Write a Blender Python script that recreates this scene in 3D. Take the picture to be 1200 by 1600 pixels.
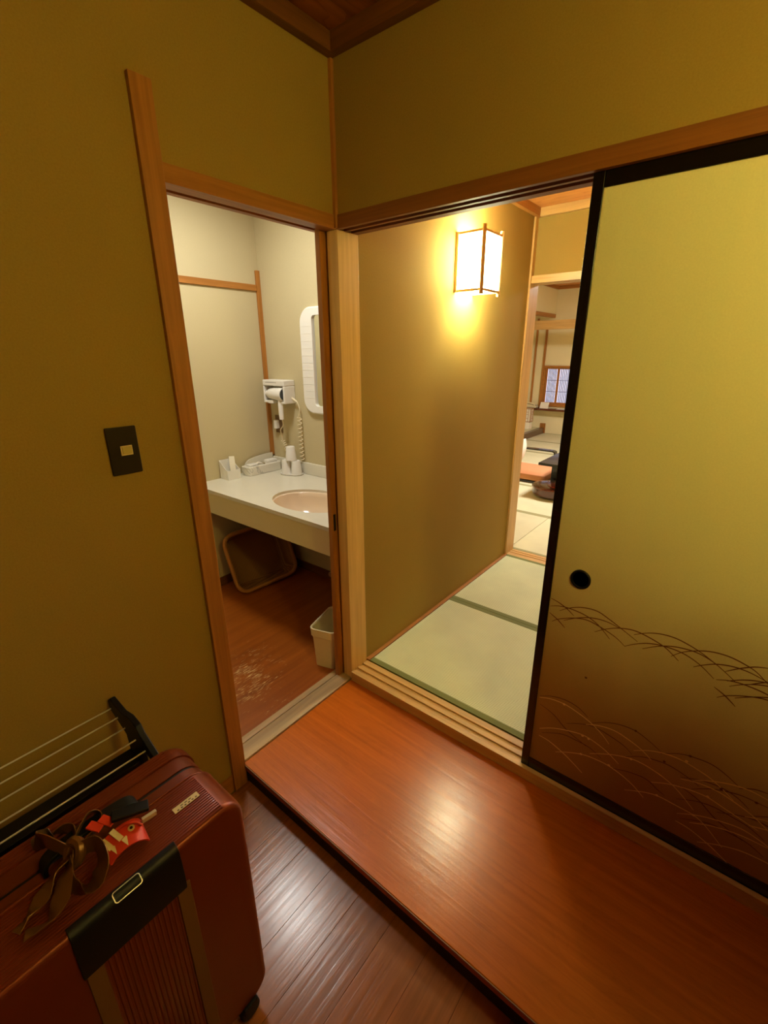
import bpy, bmesh, math, random
from mathutils import Vector, Matrix
random.seed(4)
for _o in list(bpy.data.objects): bpy.data.objects.remove(_o)
SC = bpy.context.scene
COL = SC.collection

# ---------------------------------------------------------------- camera
CAM_LOC = Vector((1.23854, -1.28403, 1.45746))
YAW, PITCH, ROLL, FPX = 0.678593, -0.337224, -0.004871, 712.82
cd = bpy.data.cameras.new('camera'); cam = bpy.data.objects.new('camera', cd); COL.objects.link(cam)
_f = Vector((-math.sin(YAW)*math.cos(PITCH), math.cos(YAW)*math.cos(PITCH), math.sin(PITCH)))
_r = Vector((math.cos(YAW), math.sin(YAW), 0)); _u = _r.cross(_f)
_r2 = math.cos(ROLL)*_r + math.sin(ROLL)*_u; _u2 = -math.sin(ROLL)*_r + math.cos(ROLL)*_u
_m = Matrix((_r2, _u2, -_f)).transposed().to_4x4(); _m.translation = CAM_LOC
cam.matrix_world = _m
cd.sensor_fit = 'VERTICAL'; cd.sensor_height = 36; cd.lens = FPX*36/1600; cd.clip_start = .02
SC.camera = cam
# ---------------------------------------------------------------- world and exposure
wd = bpy.data.worlds.new('world'); SC.world = wd; wd.use_nodes = True
wd.node_tree.nodes['Background'].inputs[0].default_value = (.5, .6, .8, 1)
wd.node_tree.nodes['Background'].inputs[1].default_value = .02
SC.view_settings.view_transform = 'Standard'; SC.view_settings.look = 'None'
SC.view_settings.exposure = 0.0; SC.view_settings.gamma = 1; SC.view_settings.use_curve_mapping = False
# lamp strengths and colours (the lamps themselves are built further down)
L_ENTRY = (.3, (1.0, .86, .20))
L_ENTRY_SHADE = 75
L_CORR = (13, (1.0, 1.0, .62))
L_CORR_SHADE = 56
L_WASH = (11, (1.0, 1.0, .94))
L_ROOM = (60, (1.0, 1.0, 1.0))

# ---------------------------------------------------------------- helpers
def S(r, g, b):
    f = lambda c: (c/255/12.92) if c/255 <= .04045 else ((c/255+.055)/1.055)**2.4
    return (f(r), f(g), f(b), 1)

class MB:
    def __init__(s): s.v = []; s.f = []
    def add(s, vs, fs):
        n = len(s.v); s.v += [tuple(v) for v in vs]; s.f += [tuple(i+n for i in f) for f in fs]; return s
    def box(s, x0, x1, y0, y1, z0, z1):
        x0, x1 = sorted((x0, x1)); y0, y1 = sorted((y0, y1)); z0, z1 = sorted((z0, z1))
        return s.add([(x0,y0,z0),(x1,y0,z0),(x1,y1,z0),(x0,y1,z0),(x0,y0,z1),(x1,y0,z1),(x1,y1,z1),(x0,y1,z1)],
                     [(3,2,1,0),(4,5,6,7),(0,1,5,4),(1,2,6,5),(2,3,7,6),(3,0,4,7)])
    def obox(s, c, ax, ay, az, hx, hy, hz):
        c = Vector(c); ax = Vector(ax).normalized(); ay = Vector(ay).normalized(); az = Vector(az).normalized()
        vs = [c+ax*hx*i+ay*hy*j+az*hz*k for k in (-1,1) for i, j in ((-1,-1),(1,-1),(1,1),(-1,1))]
        return s.add(vs, [(3,2,1,0),(4,5,6,7),(0,1,5,4),(1,2,6,5),(2,3,7,6),(3,0,4,7)])
    def ring(s, pts): n = len(s.v); s.v += [tuple(p) for p in pts]; return list(range(n, n+len(pts)))
    def bridge(s, a, b, closed=True):
        n = len(a)
        for i in range(n if closed else n-1): j = (i+1) % n; s.f.append((a[i], a[j], b[j], b[i]))
    def cap(s, a, flip=False): s.f.append(tuple(reversed(a)) if flip else tuple(a))
    def cyl(s, p0, p1, r0, r1=None, n=16):
        r1 = r0 if r1 is None else r1
        p0 = Vector(p0); p1 = Vector(p1); d = (p1-p0).normalized()
        a = d.orthogonal().normalized(); b = d.cross(a)
        A = s.ring([p0+(a*math.cos(t)+b*math.sin(t))*r0 for t in [2*math.pi*i/n for i in range(n)]])
        B = s.ring([p1+(a*math.cos(t)+b*math.sin(t))*r1 for t in [2*math.pi*i/n for i in range(n)]])
        s.bridge(A, B); s.cap(A, True); s.cap(B); return s
    def tube(s, path, r, n=8, closed=False):
        P = [Vector(p) for p in path]; R = r if isinstance(r, (list, tuple)) else [r]*len(P)
        prev = None; first = None; up = None
        for i, p in enumerate(P):
            t = ((P[(i+1) % len(P)]-P[i-1]) if closed else (P[min(i+1, len(P)-1)]-P[max(i-1, 0)])).normalized()
            if up is None: up = t.orthogonal().normalized()
            up = (up-t*up.dot(t)).normalized(); b = t.cross(up)
            A = s.ring([p+(up*math.cos(a)+b*math.sin(a))*R[i] for a in [2*math.pi*k/n for k in range(n)]])
            if prev: s.bridge(prev, A)
            else: first = A
            prev = A
        if closed: s.bridge(prev, first)
        else: s.cap(first, True); s.cap(prev)
        return s
    def lathe(s, c, prof, n=32, sx=1, sy=1):
        c = Vector(c); prev = None
        for r, z in prof:
            A = s.ring([c+Vector((r*sx*math.cos(t), r*sy*math.sin(t), z)) for t in [2*math.pi*i/n for i in range(n)]])
            if prev: s.bridge(prev, A)
            else: s.cap(A, True)
            prev = A
        s.cap(prev); return s
    def prism(s, poly, axis, a0, a1):
        def P(u, v, w): return {'x': (w, u, v), 'y': (u, w, v), 'z': (u, v, w)}[axis]
        A = s.ring([P(u, v, a0) for u, v in poly]); B = s.ring([P(u, v, a1) for u, v in poly])
        s.bridge(A, B); s.cap(A, True); s.cap(B); return s
    def strip(s, path, wdir, w, th=.0015):
        """ribbon of thickness th along path; wdir: list of width directions"""
        P = [Vector(p) for p in path]; prev = None
        for i, p in enumerate(P):
            t = (P[min(i+1, len(P)-1)]-P[max(i-1, 0)]).normalized()
            d = Vector(wdir[i] if isinstance(wdir, list) else wdir); d = (d-t*d.dot(t)).normalized(); n = t.cross(d)
            ww = w[i] if isinstance(w, (list, tuple)) else w
            A = s.ring([p-d*ww/2-n*th/2, p+d*ww/2-n*th/2, p+d*ww/2+n*th/2, p-d*ww/2+n*th/2])
            if prev: s.bridge(prev, A)
            else: s.cap(A, True)
            prev = A
        s.cap(prev); return s
    def xf(s, M):
        s.v = [tuple(M @ Vector(v)) for v in s.v]; return s
    def build(s, name, mat, parent=None, bevel=0, smooth=False, seg=2, sub=0, angle=35):
        me = bpy.data.meshes.new(name); me.from_pydata(s.v, [], s.f); me.update()
        bm = bmesh.new(); bm.from_mesh(me); bmesh.ops.recalc_face_normals(bm, faces=bm.faces[:]); bm.to_mesh(me); bm.free()
        me.materials.append(mat)
        o = bpy.data.objects.new(name, me); COL.objects.link(o)
        if smooth or bevel:
            for p in me.polygons: p.use_smooth = True
            me.set_sharp_from_angle(angle=math.radians(angle))
        if bevel:
            b = o.modifiers.new('bevel', 'BEVEL'); b.width = bevel; b.segments = seg; b.limit_method = 'ANGLE'; b.angle_limit = math.radians(40)
            b.harden_normals = True
        if sub:
            b = o.modifiers.new('sub', 'SUBSURF'); b.levels = sub; b.render_levels = sub
        if parent is not None: attach(o, parent)
        return o

def attach(o, parent):
    o.parent = parent
    root = parent
    M = Matrix.Identity(4)
    if parent.type == 'EMPTY': M = Matrix.Translation(parent.location)
    o.matrix_parent_inverse = M.inverted()

def tag(o, label=None, cat=None, group=None, kind=None):
    if label: o['label'] = label
    if cat: o['category'] = cat
    if group: o['group'] = group
    if kind: o['kind'] = kind
    return o
def thing(name, loc, label, cat, group=None):
    o = bpy.data.objects.new(name, None); COL.objects.link(o); o.location = loc; o.empty_display_size = .05
    return tag(o, label, cat, group)
def struct(mb, name, mat, label, cat, bevel=0, **k):
    return tag(mb.build(name, mat, None, bevel, **k), label, cat, kind='structure')
def struct_root(name, loc, label, cat):
    o = thing(name, loc, label, cat); o['kind'] = 'structure'; return o

def rrect(u0, u1, v0, v1, r, n=6):
    out = []
    for cu, cv, a0 in ((u1-r, v1-r, 0), (u0+r, v1-r, 90), (u0+r, v0+r, 180), (u1-r, v0+r, 270)):
        for i in range(n+1):
            a = math.radians(a0+90*i/n); out.append((cu+r*math.cos(a), cv+r*math.sin(a)))
    return out
def catmull(P, n=6):
    P = [Vector(p) for p in P]; out = []
    for i in range(len(P)-1):
        a, b, c, d = P[max(i-1, 0)], P[i], P[i+1], P[min(i+2, len(P)-1)]
        for k in range(n):
            t = k/n; out.append(.5*((2*b)+(c-a)*t+(2*a-5*b+4*c-d)*t*t+(3*b-a-3*c+d)*t**3))
    out.append(P[-1]); return out

# ---------------------------------------------------------------- materials
def new_mat(name):
    m = bpy.data.materials.new(name); m.use_nodes = True
    return m, m.node_tree.nodes, m.node_tree.links, m.node_tree.nodes['Principled BSDF']
def plain(name, col, rough=.5, metal=0, coat=0, spec=.5, bump=0, bscale=200, var=0):
    m, N, L, b = new_mat(name)
    b.inputs['Base Color'].default_value = col; b.inputs['Roughness'].default_value = rough
    b.inputs['Metallic'].default_value = metal; b.inputs['Coat Weight'].default_value = coat
    b.inputs['Specular IOR Level'].default_value = spec
    if bump or var:
        tc = N.new('ShaderNodeTexCoord'); nz = N.new('ShaderNodeTexNoise'); nz.inputs['Scale'].default_value = bscale
        nz.inputs['Detail'].default_value = 4; L.new(tc.outputs['Object'], nz.inputs['Vector'])
        if bump:
            bp = N.new('ShaderNodeBump'); bp.inputs['Strength'].default_value = bump; bp.inputs['Distance'].default_value = .002
            L.new(nz.outputs['Fac'], bp.inputs['Height']); L.new(bp.outputs['Normal'], b.inputs['Normal'])
        if var:
            mx = N.new('ShaderNodeMix'); mx.data_type = 'RGBA'
            mx.inputs[6].default_value = col; mx.inputs[7].default_value = tuple(c*(1-var) for c in col[:3])+(1,)
            L.new(nz.outputs['Fac'], mx.inputs[0]); L.new(mx.outputs[2], b.inputs['Base Color'])
    return m
def plaster(name, col, var=.12):
    m, N, L, b = new_mat(name)
    tc = N.new('ShaderNodeTexCoord')
    n1 = N.new('ShaderNodeTexNoise'); n1.inputs['Scale'].default_value = 220; n1.inputs['Detail'].default_value = 5; n1.inputs['Roughness'].default_value = .7
    n2 = N.new('ShaderNodeTexNoise'); n2.inputs['Scale'].default_value = 3; n2.inputs['Detail'].default_value = 3
    ad = N.new('ShaderNodeMath'); ad.operation = 'MULTIPLY_ADD'; ad.inputs[1].default_value = .75
    for n in (n1, n2): L.new(tc.outputs['Object'], n.inputs['Vector'])
    s2 = N.new('ShaderNodeMath'); s2.operation = 'MULTIPLY'; s2.inputs[1].default_value = .25
    L.new(n2.outputs['Fac'], s2.inputs[0]); L.new(n1.outputs['Fac'], ad.inputs[0]); L.new(s2.outputs[0], ad.inputs[2])
    cr = N.new('ShaderNodeValToRGB'); cr.color_ramp.elements[0].position = .3; cr.color_ramp.elements[1].position = .7
    cr.color_ramp.elements[0].color = tuple(c*(1-var) for c in col[:3])+(1,); cr.color_ramp.elements[1].color = tuple(min(1, c*(1+var*.6)) for c in col[:3])+(1,)
    L.new(ad.outputs[0], cr.inputs[0]); L.new(cr.outputs[0], b.inputs['Base Color'])
    bp = N.new('ShaderNodeBump'); bp.inputs['Strength'].default_value = .25; bp.inputs['Distance'].default_value = .002
    L.new(n1.outputs['Fac'], bp.inputs['Height']); L.new(bp.outputs['Normal'], b.inputs['Normal'])
    b.inputs['Roughness'].default_value = .9; b.inputs['Specular IOR Level'].default_value = .15
    return m
def wood(name, c1, c2, along='z', rough=.45, coat=0, fine=1.0, bump=.12, rings=0, spec=.5, mid=.5, ringw=.2):
    """straight-grained wood: noise stretched along an axis, optional cathedral figure"""
    m, N, L, b = new_mat(name)
    tc = N.new('ShaderNodeTexCoord'); mp = N.new('ShaderNodeMapping')
    st = {'x': (.04, 1, 1), 'y': (1, .04, 1), 'z': (1, 1, .04)}[along]
    mp.inputs['Scale'].default_value = tuple(s*55*fine for s in st)
    L.new(tc.outputs['Object'], mp.inputs['Vector'])
    n1 = N.new('ShaderNodeTexNoise'); n1.inputs['Scale'].default_value = 1; n1.inputs['Detail'].default_value = 6; n1.inputs['Roughness'].default_value = .6
    n1.inputs['Distortion'].default_value = .4
    L.new(mp.outputs[0], n1.inputs['Vector'])
    fac = n1.outputs['Fac']
    if rings:
        mp2 = N.new('ShaderNodeMapping'); st2 = {'x': (.35, 1, 1), 'y': (1, .35, 1), 'z': (1, 1, .35)}[along]
        mp2.inputs['Scale'].default_value = st2; L.new(tc.outputs['Object'], mp2.inputs['Vector'])
        n2 = N.new('ShaderNodeTexNoise'); n2.inputs['Scale'].default_value = 9; n2.inputs['Detail'].default_value = 1.5
        L.new(mp2.outputs[0], n2.inputs['Vector'])
        mu = N.new('ShaderNodeMath'); mu.operation = 'MULTIPLY'; mu.inputs[1].default_value = rings; L.new(n2.outputs['Fac'], mu.inputs[0])
        fr = N.new('ShaderNodeMath'); fr.operation = 'FRACT'; L.new(mu.outputs[0], fr.inputs[0])
        pw = N.new('ShaderNodeMath'); pw.operation = 'POWER'; pw.inputs[1].default_value = 5; L.new(fr.outputs[0], pw.inputs[0])
        sb = N.new('ShaderNodeMath'); sb.operation = 'MULTIPLY_ADD'; sb.inputs[1].default_value = -ringw; L.new(pw.outputs[0], sb.inputs[0]); L.new(n1.outputs['Fac'], sb.inputs[2])
        fac = sb.outputs[0]
    cr = N.new('ShaderNodeValToRGB'); cr.color_ramp.elements[0].position = mid-.22; cr.color_ramp.elements[1].position = mid+.2
    cr.color_ramp.elements[0].color = c1; cr.color_ramp.elements[1].color = c2
    L.new(fac, cr.inputs[0]); L.new(cr.outputs[0], b.inputs['Base Color'])
    if bump:
        bp = N.new('ShaderNodeBump'); bp.inputs['Strength'].default_value = bump; bp.inputs['Distance'].default_value = .002
        L.new(n1.outputs['Fac'], bp.inputs['Height']); L.new(bp.outputs['Normal'], b.inputs['Normal'])
        if coat: L.new(bp.outputs['Normal'], b.inputs['Coat Normal'])
    b.inputs['Roughness'].default_value = rough; b.inputs['Coat Weight'].default_value = coat; b.inputs['Coat Roughness'].default_value = .12
    b.inputs['Specular IOR Level'].default_value = spec
    return m
def emit(name, col, st, base=(.8, .8, .8, 1)):
    m, N, L, b = new_mat(name)
    b.inputs['Base Color'].default_value = base; b.inputs['Roughness'].default_value = .9
    b.inputs['Emission Color'].default_value = col; b.inputs['Emission Strength'].default_value = st
    return m
def tatami(name, c1, c2, period=.0085):
    m, N, L, b = new_mat(name)
    tc = N.new('ShaderNodeTexCoord'); sx = N.new('ShaderNodeSeparateXYZ'); L.new(tc.outputs['Object'], sx.inputs[0])
    nz = N.new('ShaderNodeTexNoise'); nz.inputs['Scale'].default_value = 90; nz.inputs['Detail'].default_value = 3
    L.new(tc.outputs['Object'], nz.inputs['Vector'])
    mu = N.new('ShaderNodeMath'); mu.operation = 'MULTIPLY'; mu.inputs[1].default_value = 2*math.pi/period; L.new(sx.outputs['Y'], mu.inputs[0])
    ja = N.new('ShaderNodeMath'); ja.operation = 'MULTIPLY_ADD'; ja.inputs[1].default_value = .9; L.new(nz.outputs['Fac'], ja.inputs[0]); L.new(mu.outputs[0], ja.inputs[2])
    sn = N.new('ShaderNodeMath'); sn.operation = 'SINE'; L.new(ja.outputs[0], sn.inputs[0])
    # rush ends: faint steps across
    m2 = N.new('ShaderNodeMath'); m2.operation = 'MULTIPLY'; m2.inputs[1].default_value = 2*math.pi/.012; L.new(sx.outputs['X'], m2.inputs[0])
    s2 = N.new('ShaderNodeMath'); s2.operation = 'SINE'; L.new(m2.outputs[0], s2.inputs[0])
    ad = N.new('ShaderNodeMath'); ad.operation = 'MULTIPLY_ADD'; ad.inputs[1].default_value = .12; L.new(s2.outputs[0], ad.inputs[0]); L.new(sn.outputs[0], ad.inputs[2])
    mr = N.new('ShaderNodeMapRange'); mr.inputs[1].default_value = -1.1; mr.inputs[2].default_value = .6; L.new(ad.outputs[0], mr.inputs[0])
    cr = N.new('ShaderNodeMix'); cr.data_type = 'RGBA'; cr.inputs[6].default_value = c1; cr.inputs[7].default_value = c2
    L.new(mr.outputs[0], cr.inputs[0])
    n3 = N.new('ShaderNodeTexNoise'); n3.inputs['Scale'].default_value = 5; L.new(tc.outputs['Object'], n3.inputs['Vector'])
    hv = N.new('ShaderNodeHueSaturation'); vv = N.new('ShaderNodeMapRange'); vv.inputs[3].default_value = .85; vv.inputs[4].default_value = 1.12
    L.new(n3.outputs['Fac'], vv.inputs[0]); L.new(vv.outputs[0], hv.inputs['Value']); L.new(cr.outputs[2], hv.inputs['Color'])
    L.new(hv.outputs[0], b.inputs['Base Color'])
    bp = N.new('ShaderNodeBump'); bp.inputs['Strength'].default_value = .4; bp.inputs['Distance'].default_value = .001
    L.new(ad.outputs[0], bp.inputs['Height']); L.new(bp.outputs['Normal'], b.inputs['Normal'])
    b.inputs['Roughness'].default_value = .6; b.inputs['Specular IOR Level'].default_value = .3
    return m
def wicker(name, c1, c2):
    m, N, L, b = new_mat(name)
    tc = N.new('ShaderNodeTexCoord')
    w1 = N.new('ShaderNodeTexWave'); w1.inputs['Scale'].default_value = 45; w1.bands_direction = 'Z'; w1.inputs['Distortion'].default_value = 1
    w2 = N.new('ShaderNodeTexWave'); w2.inputs['Scale'].default_value = 30; w2.bands_direction = 'Y'; w2.inputs['Distortion'].default_value = 1
    for w in (w1, w2): L.new(tc.outputs['Object'], w.inputs['Vector'])
    mu = N.new('ShaderNodeMath'); mu.operation = 'MULTIPLY'; L.new(w1.outputs['Fac'], mu.inputs[0]); L.new(w2.outputs['Fac'], mu.inputs[1])
    mx = N.new('ShaderNodeMix'); mx.data_type = 'RGBA'; mx.inputs[6].default_value = c1; mx.inputs[7].default_value = c2; L.new(mu.outputs[0], mx.inputs[0])
    L.new(mx.outputs[2], b.inputs['Base Color'])
    bp = N.new('ShaderNodeBump'); bp.inputs['Strength'].default_value = .6; bp.inputs['Distance'].default_value = .003
    L.new(mu.outputs[0], bp.inputs['Height']); L.new(bp.outputs['Normal'], b.inputs['Normal'])
    b.inputs['Roughness'].default_value = .6
    return m
def scuffed(name, c1, c2, along, cs, rough=.35, th=.40, bump=.12, fine=.5, worn=None):
    """worn lacquered floor with pale scratches along the grain"""
    m = wood(name, c1, c2, along, rough, .1, fine, bump)
    N, L, b = m.node_tree.nodes, m.node_tree.links, m.node_tree.nodes['Principled BSDF']
    tc = N.new('ShaderNodeTexCoord'); mp = N.new('ShaderNodeMapping'); mp.inputs['Rotation'].default_value[2] = math.radians(-4)
    mp.inputs['Scale'].default_value = (20, 230, 1) if along == 'x' else (230, 20, 1); L.new(tc.outputs['Object'], mp.inputs['Vector'])
    n1 = N.new('ShaderNodeTexNoise'); n1.inputs['Scale'].default_value = 1; n1.inputs['Detail'].default_value = 3; n1.inputs['Roughness'].default_value = .7; L.new(mp.outputs[0], n1.inputs['Vector'])
    n2 = N.new('ShaderNodeTexNoise'); n2.inputs['Scale'].default_value = 9; n2.inputs['Detail'].default_value = 2; L.new(tc.outputs['Object'], n2.inputs['Vector'])
    mu = N.new('ShaderNodeMath'); mu.operation = 'MULTIPLY'; L.new(n1.outputs['Fac'], mu.inputs[0]); L.new(n2.outputs['Fac'], mu.inputs[1])
    if worn:      # scuffed patch where feet cross the doorway
        ds = N.new('ShaderNodeVectorMath'); ds.operation = 'DISTANCE'; ds.inputs[1].default_value = worn; L.new(tc.outputs['Object'], ds.inputs[0])
        wm = N.new('ShaderNodeMath'); wm.operation = 'MULTIPLY_ADD'; wm.inputs[1].default_value = -.55; wm.inputs[2].default_value = .52; L.new(ds.outputs['Value'], wm.inputs[0])
        wa = N.new('ShaderNodeMath'); wa.operation = 'MULTIPLY_ADD'; wa.inputs[1].default_value = .45; L.new(n2.outputs['Fac'], wa.inputs[0]); L.new(wm.outputs[0], wa.inputs[2])
        L.new(wa.outputs[0], mu.inputs[1])
    mr = N.new('ShaderNodeMapRange'); mr.inputs[1].default_value = th; mr.inputs[2].default_value = th+.04; mr.inputs[4].default_value = .75; L.new(mu.outputs[0], mr.inputs[0])
    src = b.inputs['Base Color'].links[0].from_socket
    mx = N.new('ShaderNodeMix'); mx.data_type = 'RGBA'; L.new(mr.outputs[0], mx.inputs[0]); L.new(src, mx.inputs[6]); mx.inputs[7].default_value = cs
    L.new(mx.outputs[2], b.inputs['Base Color'])
    return m

M = {}
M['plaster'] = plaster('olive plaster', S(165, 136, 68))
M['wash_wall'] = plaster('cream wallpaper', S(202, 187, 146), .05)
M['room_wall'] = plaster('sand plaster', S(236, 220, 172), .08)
for a in 'xyz':
    M['trim_'+a] = wood('amber cedar '+a, S(150, 94, 34), S(188, 124, 52), a, .45)
    M['pale_'+a] = wood('pale hinoki '+a, S(190, 146, 80), S(218, 176, 106), a, .4)
    M['dark_'+a] = wood('dark brown cedar '+a, S(96, 54, 18), S(130, 78, 28), a, .5)
M['kamoi'] = wood('lintel cedar', S(122, 72, 26), S(152, 92, 36), 'x', .5)
M['post'] = wood('bright hinoki post', S(214, 170, 98), S(238, 198, 124), 'z', .4)
M['worn_y'] = wood('worn pale sill', S(150, 128, 92), S(200, 168, 118), 'y', .5, fine=.5)
M['ceil'] = wood('ceiling board', S(120, 66, 22), S(168, 98, 40), 'y', .45, fine=.5, rings=9)
M['ceil_room'] = wood('pale ceiling board', S(205, 130, 56), S(232, 160, 84), 'x', .45, fine=.4, rings=9)
M['step'] = wood('lacquered keyaki', S(162, 78, 8), S(188, 95, 13), 'x', .25, .1, .9, .34, rings=14, ringw=.09)
M['riser'] = plain('dark stained riser', S(42, 22, 12), .5, var=.4, bscale=30)
M['nosing'] = plain('worn edge', S(150, 110, 50), .5, var=.5, bscale=60)
for i in range(4):
    k = (1.0, .97, 1.02, .99)[i]
    M['plank%d' % i] = scuffed('entry plank %d' % i, S(128*k, 72*k, 26*k), S(154*k, 90*k, 38*k), 'y', S(168, 110, 60), .23, bump=.3, fine=1.1)
M['wash_floor'] = scuffed('worn washroom floor', S(142, 72, 14), S(172, 92, 22), 'y', S(240, 208, 140), .33, .392, worn=(-.42, -.36, 0))
M['tatami'] = tatami('green tatami', S(172, 178, 126), S(230, 234, 190))
M['tatami_room'] = tatami('straw tatami', S(206, 200, 156), S(224, 218, 178), .012)
M['heri'] = plain('tatami border cloth', S(128, 132, 66), .8, bump=.4, bscale=500, var=.25)
M['heri_room'] = plain('pale border cloth', S(168, 162, 110), .8, var=.2, bscale=300)
M['black'] = plain('black lacquer', S(14, 13, 11), .22, coat=.3)
M['black_matt'] = plain('black plastic', S(12, 12, 11), .5, spec=.3)
M['white'] = plain('white plastic', S(236, 232, 222), .35)
M['white_gloss'] = plain('gloss white plastic', S(240, 236, 226), .22)
M['cord'] = plain('cream cord', S(236, 222, 186), .4)
M['counter'] = plain('cream laminate', S(226, 220, 200), .22, var=.04, bscale=30)
M['fascia'] = plain('cream laminate front', S(230, 214, 166), .3, var=.05, bscale=30)
M['basin'] = plain('blush ceramic', S(232, 208, 176), .12, coat=.4)
M['chrome'] = plain('chrome', S(220, 218, 210), .15, metal=1)
M['rod'] = plain('steel rod', S(232, 226, 206), .38, metal=.55)
M['mirror'] = plain('mirror glass', S(235, 240, 236), .02, metal=1)
M['dark_grey'] = plain('dark grille', S(60, 62, 62), .5)
M['plate'] = plain('bronze switch plate', S(46, 34, 16), .35, metal=.3)
M['outlet'] = plain('brown outlet plate', S(112, 84, 46), .4)
M['button'] = plain('cream button', S(196, 176, 96), .45)
M['wicker'] = wicker('woven rattan', S(120, 78, 34), S(190, 132, 66))
M['rattan'] = plain('rattan rim', S(190, 128, 58), .5, var=.35, bscale=120)
M['bin'] = plain('old cream plastic', S(244, 230, 186), .4, var=.08, bscale=25)
M['marble'] = None
def marble(name):
    m, N, L, b = new_mat(name)
    tc = N.new('ShaderNodeTexCoord'); nz = N.new('ShaderNodeTexNoise'); nz.inputs['Scale'].default_value = 5; nz.inputs['Detail'].default_value = 6; nz.inputs['Distortion'].default_value = 1.6
    L.new(tc.outputs['Object'], nz.inputs['Vector'])
    cr = N.new('ShaderNodeValToRGB'); e = cr.color_ramp.elements
    e[0].position = .50; e[0].color = S(232, 226, 210); e[1].position = .54; e[1].color = S(232, 226, 210)
    x = e.new(.52); x.color = S(186, 182, 168)
    L.new(nz.outputs['Fac'], cr.inputs[0]); L.new(cr.outputs[0], b.inputs['Base Color']); b.inputs['Roughness'].default_value = .3
    return m
M['marble'] = marble('marbled plastic')
def fusuma_paper(name):
    m, N, L, b = new_mat(name)
    tc = N.new('ShaderNodeTexCoord'); sx = N.new('ShaderNodeSeparateXYZ'); L.new(tc.outputs['Object'], sx.inputs[0])
    nz = N.new('ShaderNodeTexNoise'); nz.inputs['Scale'].default_value = 6; nz.inputs['Detail'].default_value = 3; L.new(tc.outputs['Object'], nz.inputs['Vector'])
    # brown print behind the lower grasses, with a wide slanted brown fade above them
    a = N.new('ShaderNodeMath'); a.operation = 'MULTIPLY_ADD'; a.inputs[1].default_value = .42; L.new(sx.outputs['X'], a.inputs[0]); L.new(sx.outputs['Z'], a.inputs[2])
    w = N.new('ShaderNodeMath'); w.operation = 'MULTIPLY_ADD'; w.inputs[1].default_value = .12; L.new(nz.outputs['Fac'], w.inputs[0]); L.new(a.outputs[0], w.inputs[2])
    mr = N.new('ShaderNodeMapRange'); mr.interpolation_type = 'SMOOTHSTEP'; mr.inputs[1].default_value = .74; mr.inputs[2].default_value = 1.62; L.new(w.outputs[0], mr.inputs[0])
    mx = N.new('ShaderNodeMix'); mx.data_type = 'RGBA'; mx.inputs[6].default_value = S(168, 120, 62); mx.inputs[7].default_value = S(238, 230, 176); L.new(mr.outputs[0], mx.inputs[0])
    n2 = N.new('ShaderNodeTexNoise'); n2.inputs['Scale'].default_value = 260; n2.inputs['Detail'].default_value = 4; L.new(tc.outputs['Object'], n2.inputs['Vector'])
    hv = N.new('ShaderNodeHueSaturation'); vv = N.new('ShaderNodeMapRange'); vv.inputs[3].default_value = .92; vv.inputs[4].default_value = 1.06
    L.new(n2.outputs['Fac'], vv.inputs[0]); L.new(vv.outputs[0], hv.inputs['Value']); L.new(mx.outputs[2], hv.inputs['Color']); L.new(hv.outputs[0], b.inputs['Base Color'])
    b.inputs['Roughness'].default_value = .75; b.inputs['Specular IOR Level'].default_value = .25
    return m
M['fusuma'] = fusuma_paper('sliding door paper')
M['ink_up'] = plain('maroon ink', S(112, 56, 28), .7)
M['ink_gold'] = plain('gold ink', S(240, 200, 126), .5)
M['ink_dark'] = plain('dark brown ink', S(104, 54, 26), .7)
M['shade'] = emit('lit lantern paper', (1.0, 1.0, .64, 1), L_CORR_SHADE)
M['shade_entry'] = emit('lit entry lantern paper', (1.0, .86, .20, 1), L_ENTRY_SHADE)
M['lantern_wood'] = wood('lantern bamboo', S(206, 164, 104), S(236, 200, 140), 'z', .5)
M['case'] = plain('copper suitcase shell', S(120, 48, 14), .36, metal=.4, coat=.1)
M['case_band'] = plain('copper suitcase band', S(116, 50, 17), .4, metal=.3)
M['strap'] = plain('olive brown strap', S(112, 74, 34), .6)
M['rubber'] = plain('black rubber', S(16, 16, 14), .6)
M['sticker'] = plain('sticker paper', S(210, 190, 140), .6)
M['ink'] = plain('black print', S(52, 44, 30), .6)
M['satin'] = plain('bronze satin', S(138, 94, 42), .3, metal=.4, var=.5, bscale=18)
M['red'] = plain('red tag', S(214, 58, 30), .45)
M['cream'] = plain('cream print', S(222, 200, 140), .5)
M['lilac'] = plain('lilac print', S(150, 90, 130), .5)
M['lac'] = plain('brown lacquer', S(92, 44, 22), .15, coat=.6, var=.3, bscale=8)
M['lac_red'] = plain('red lacquer', S(150, 44, 14), .15, coat=.6)
M['cushion'] = plain('apricot cloth', S(212, 142, 92), .85, var=.15, bscale=20)
M['ivory'] = plain('ivory cloth', S(238, 230, 208), .8)
M['shoji'] = emit('daylit window paper', S(206, 212, 255), .75, S(225, 228, 240))
M['lattice'] = plain('grey-brown lattice', S(104, 92, 88), .6)
M['toko'] = wood('dark toko beam', S(76, 46, 24), S(104, 66, 36), 'y', .3, .3)
M['shelf'] = wood('red-brown shelf', S(72, 30, 12), S(104, 46, 20), 'x', .2, .4)
M['phone'] = plain('beige phone', S(222, 210, 168), .4)
M['glass_lamp'] = emit('washroom lamp diffuser', (1.0, 1.0, .94, 1), 8)
M['glass_room'] = emit('room lamp diffuser', (1.0, 1.0, .95, 1), 46)
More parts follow.
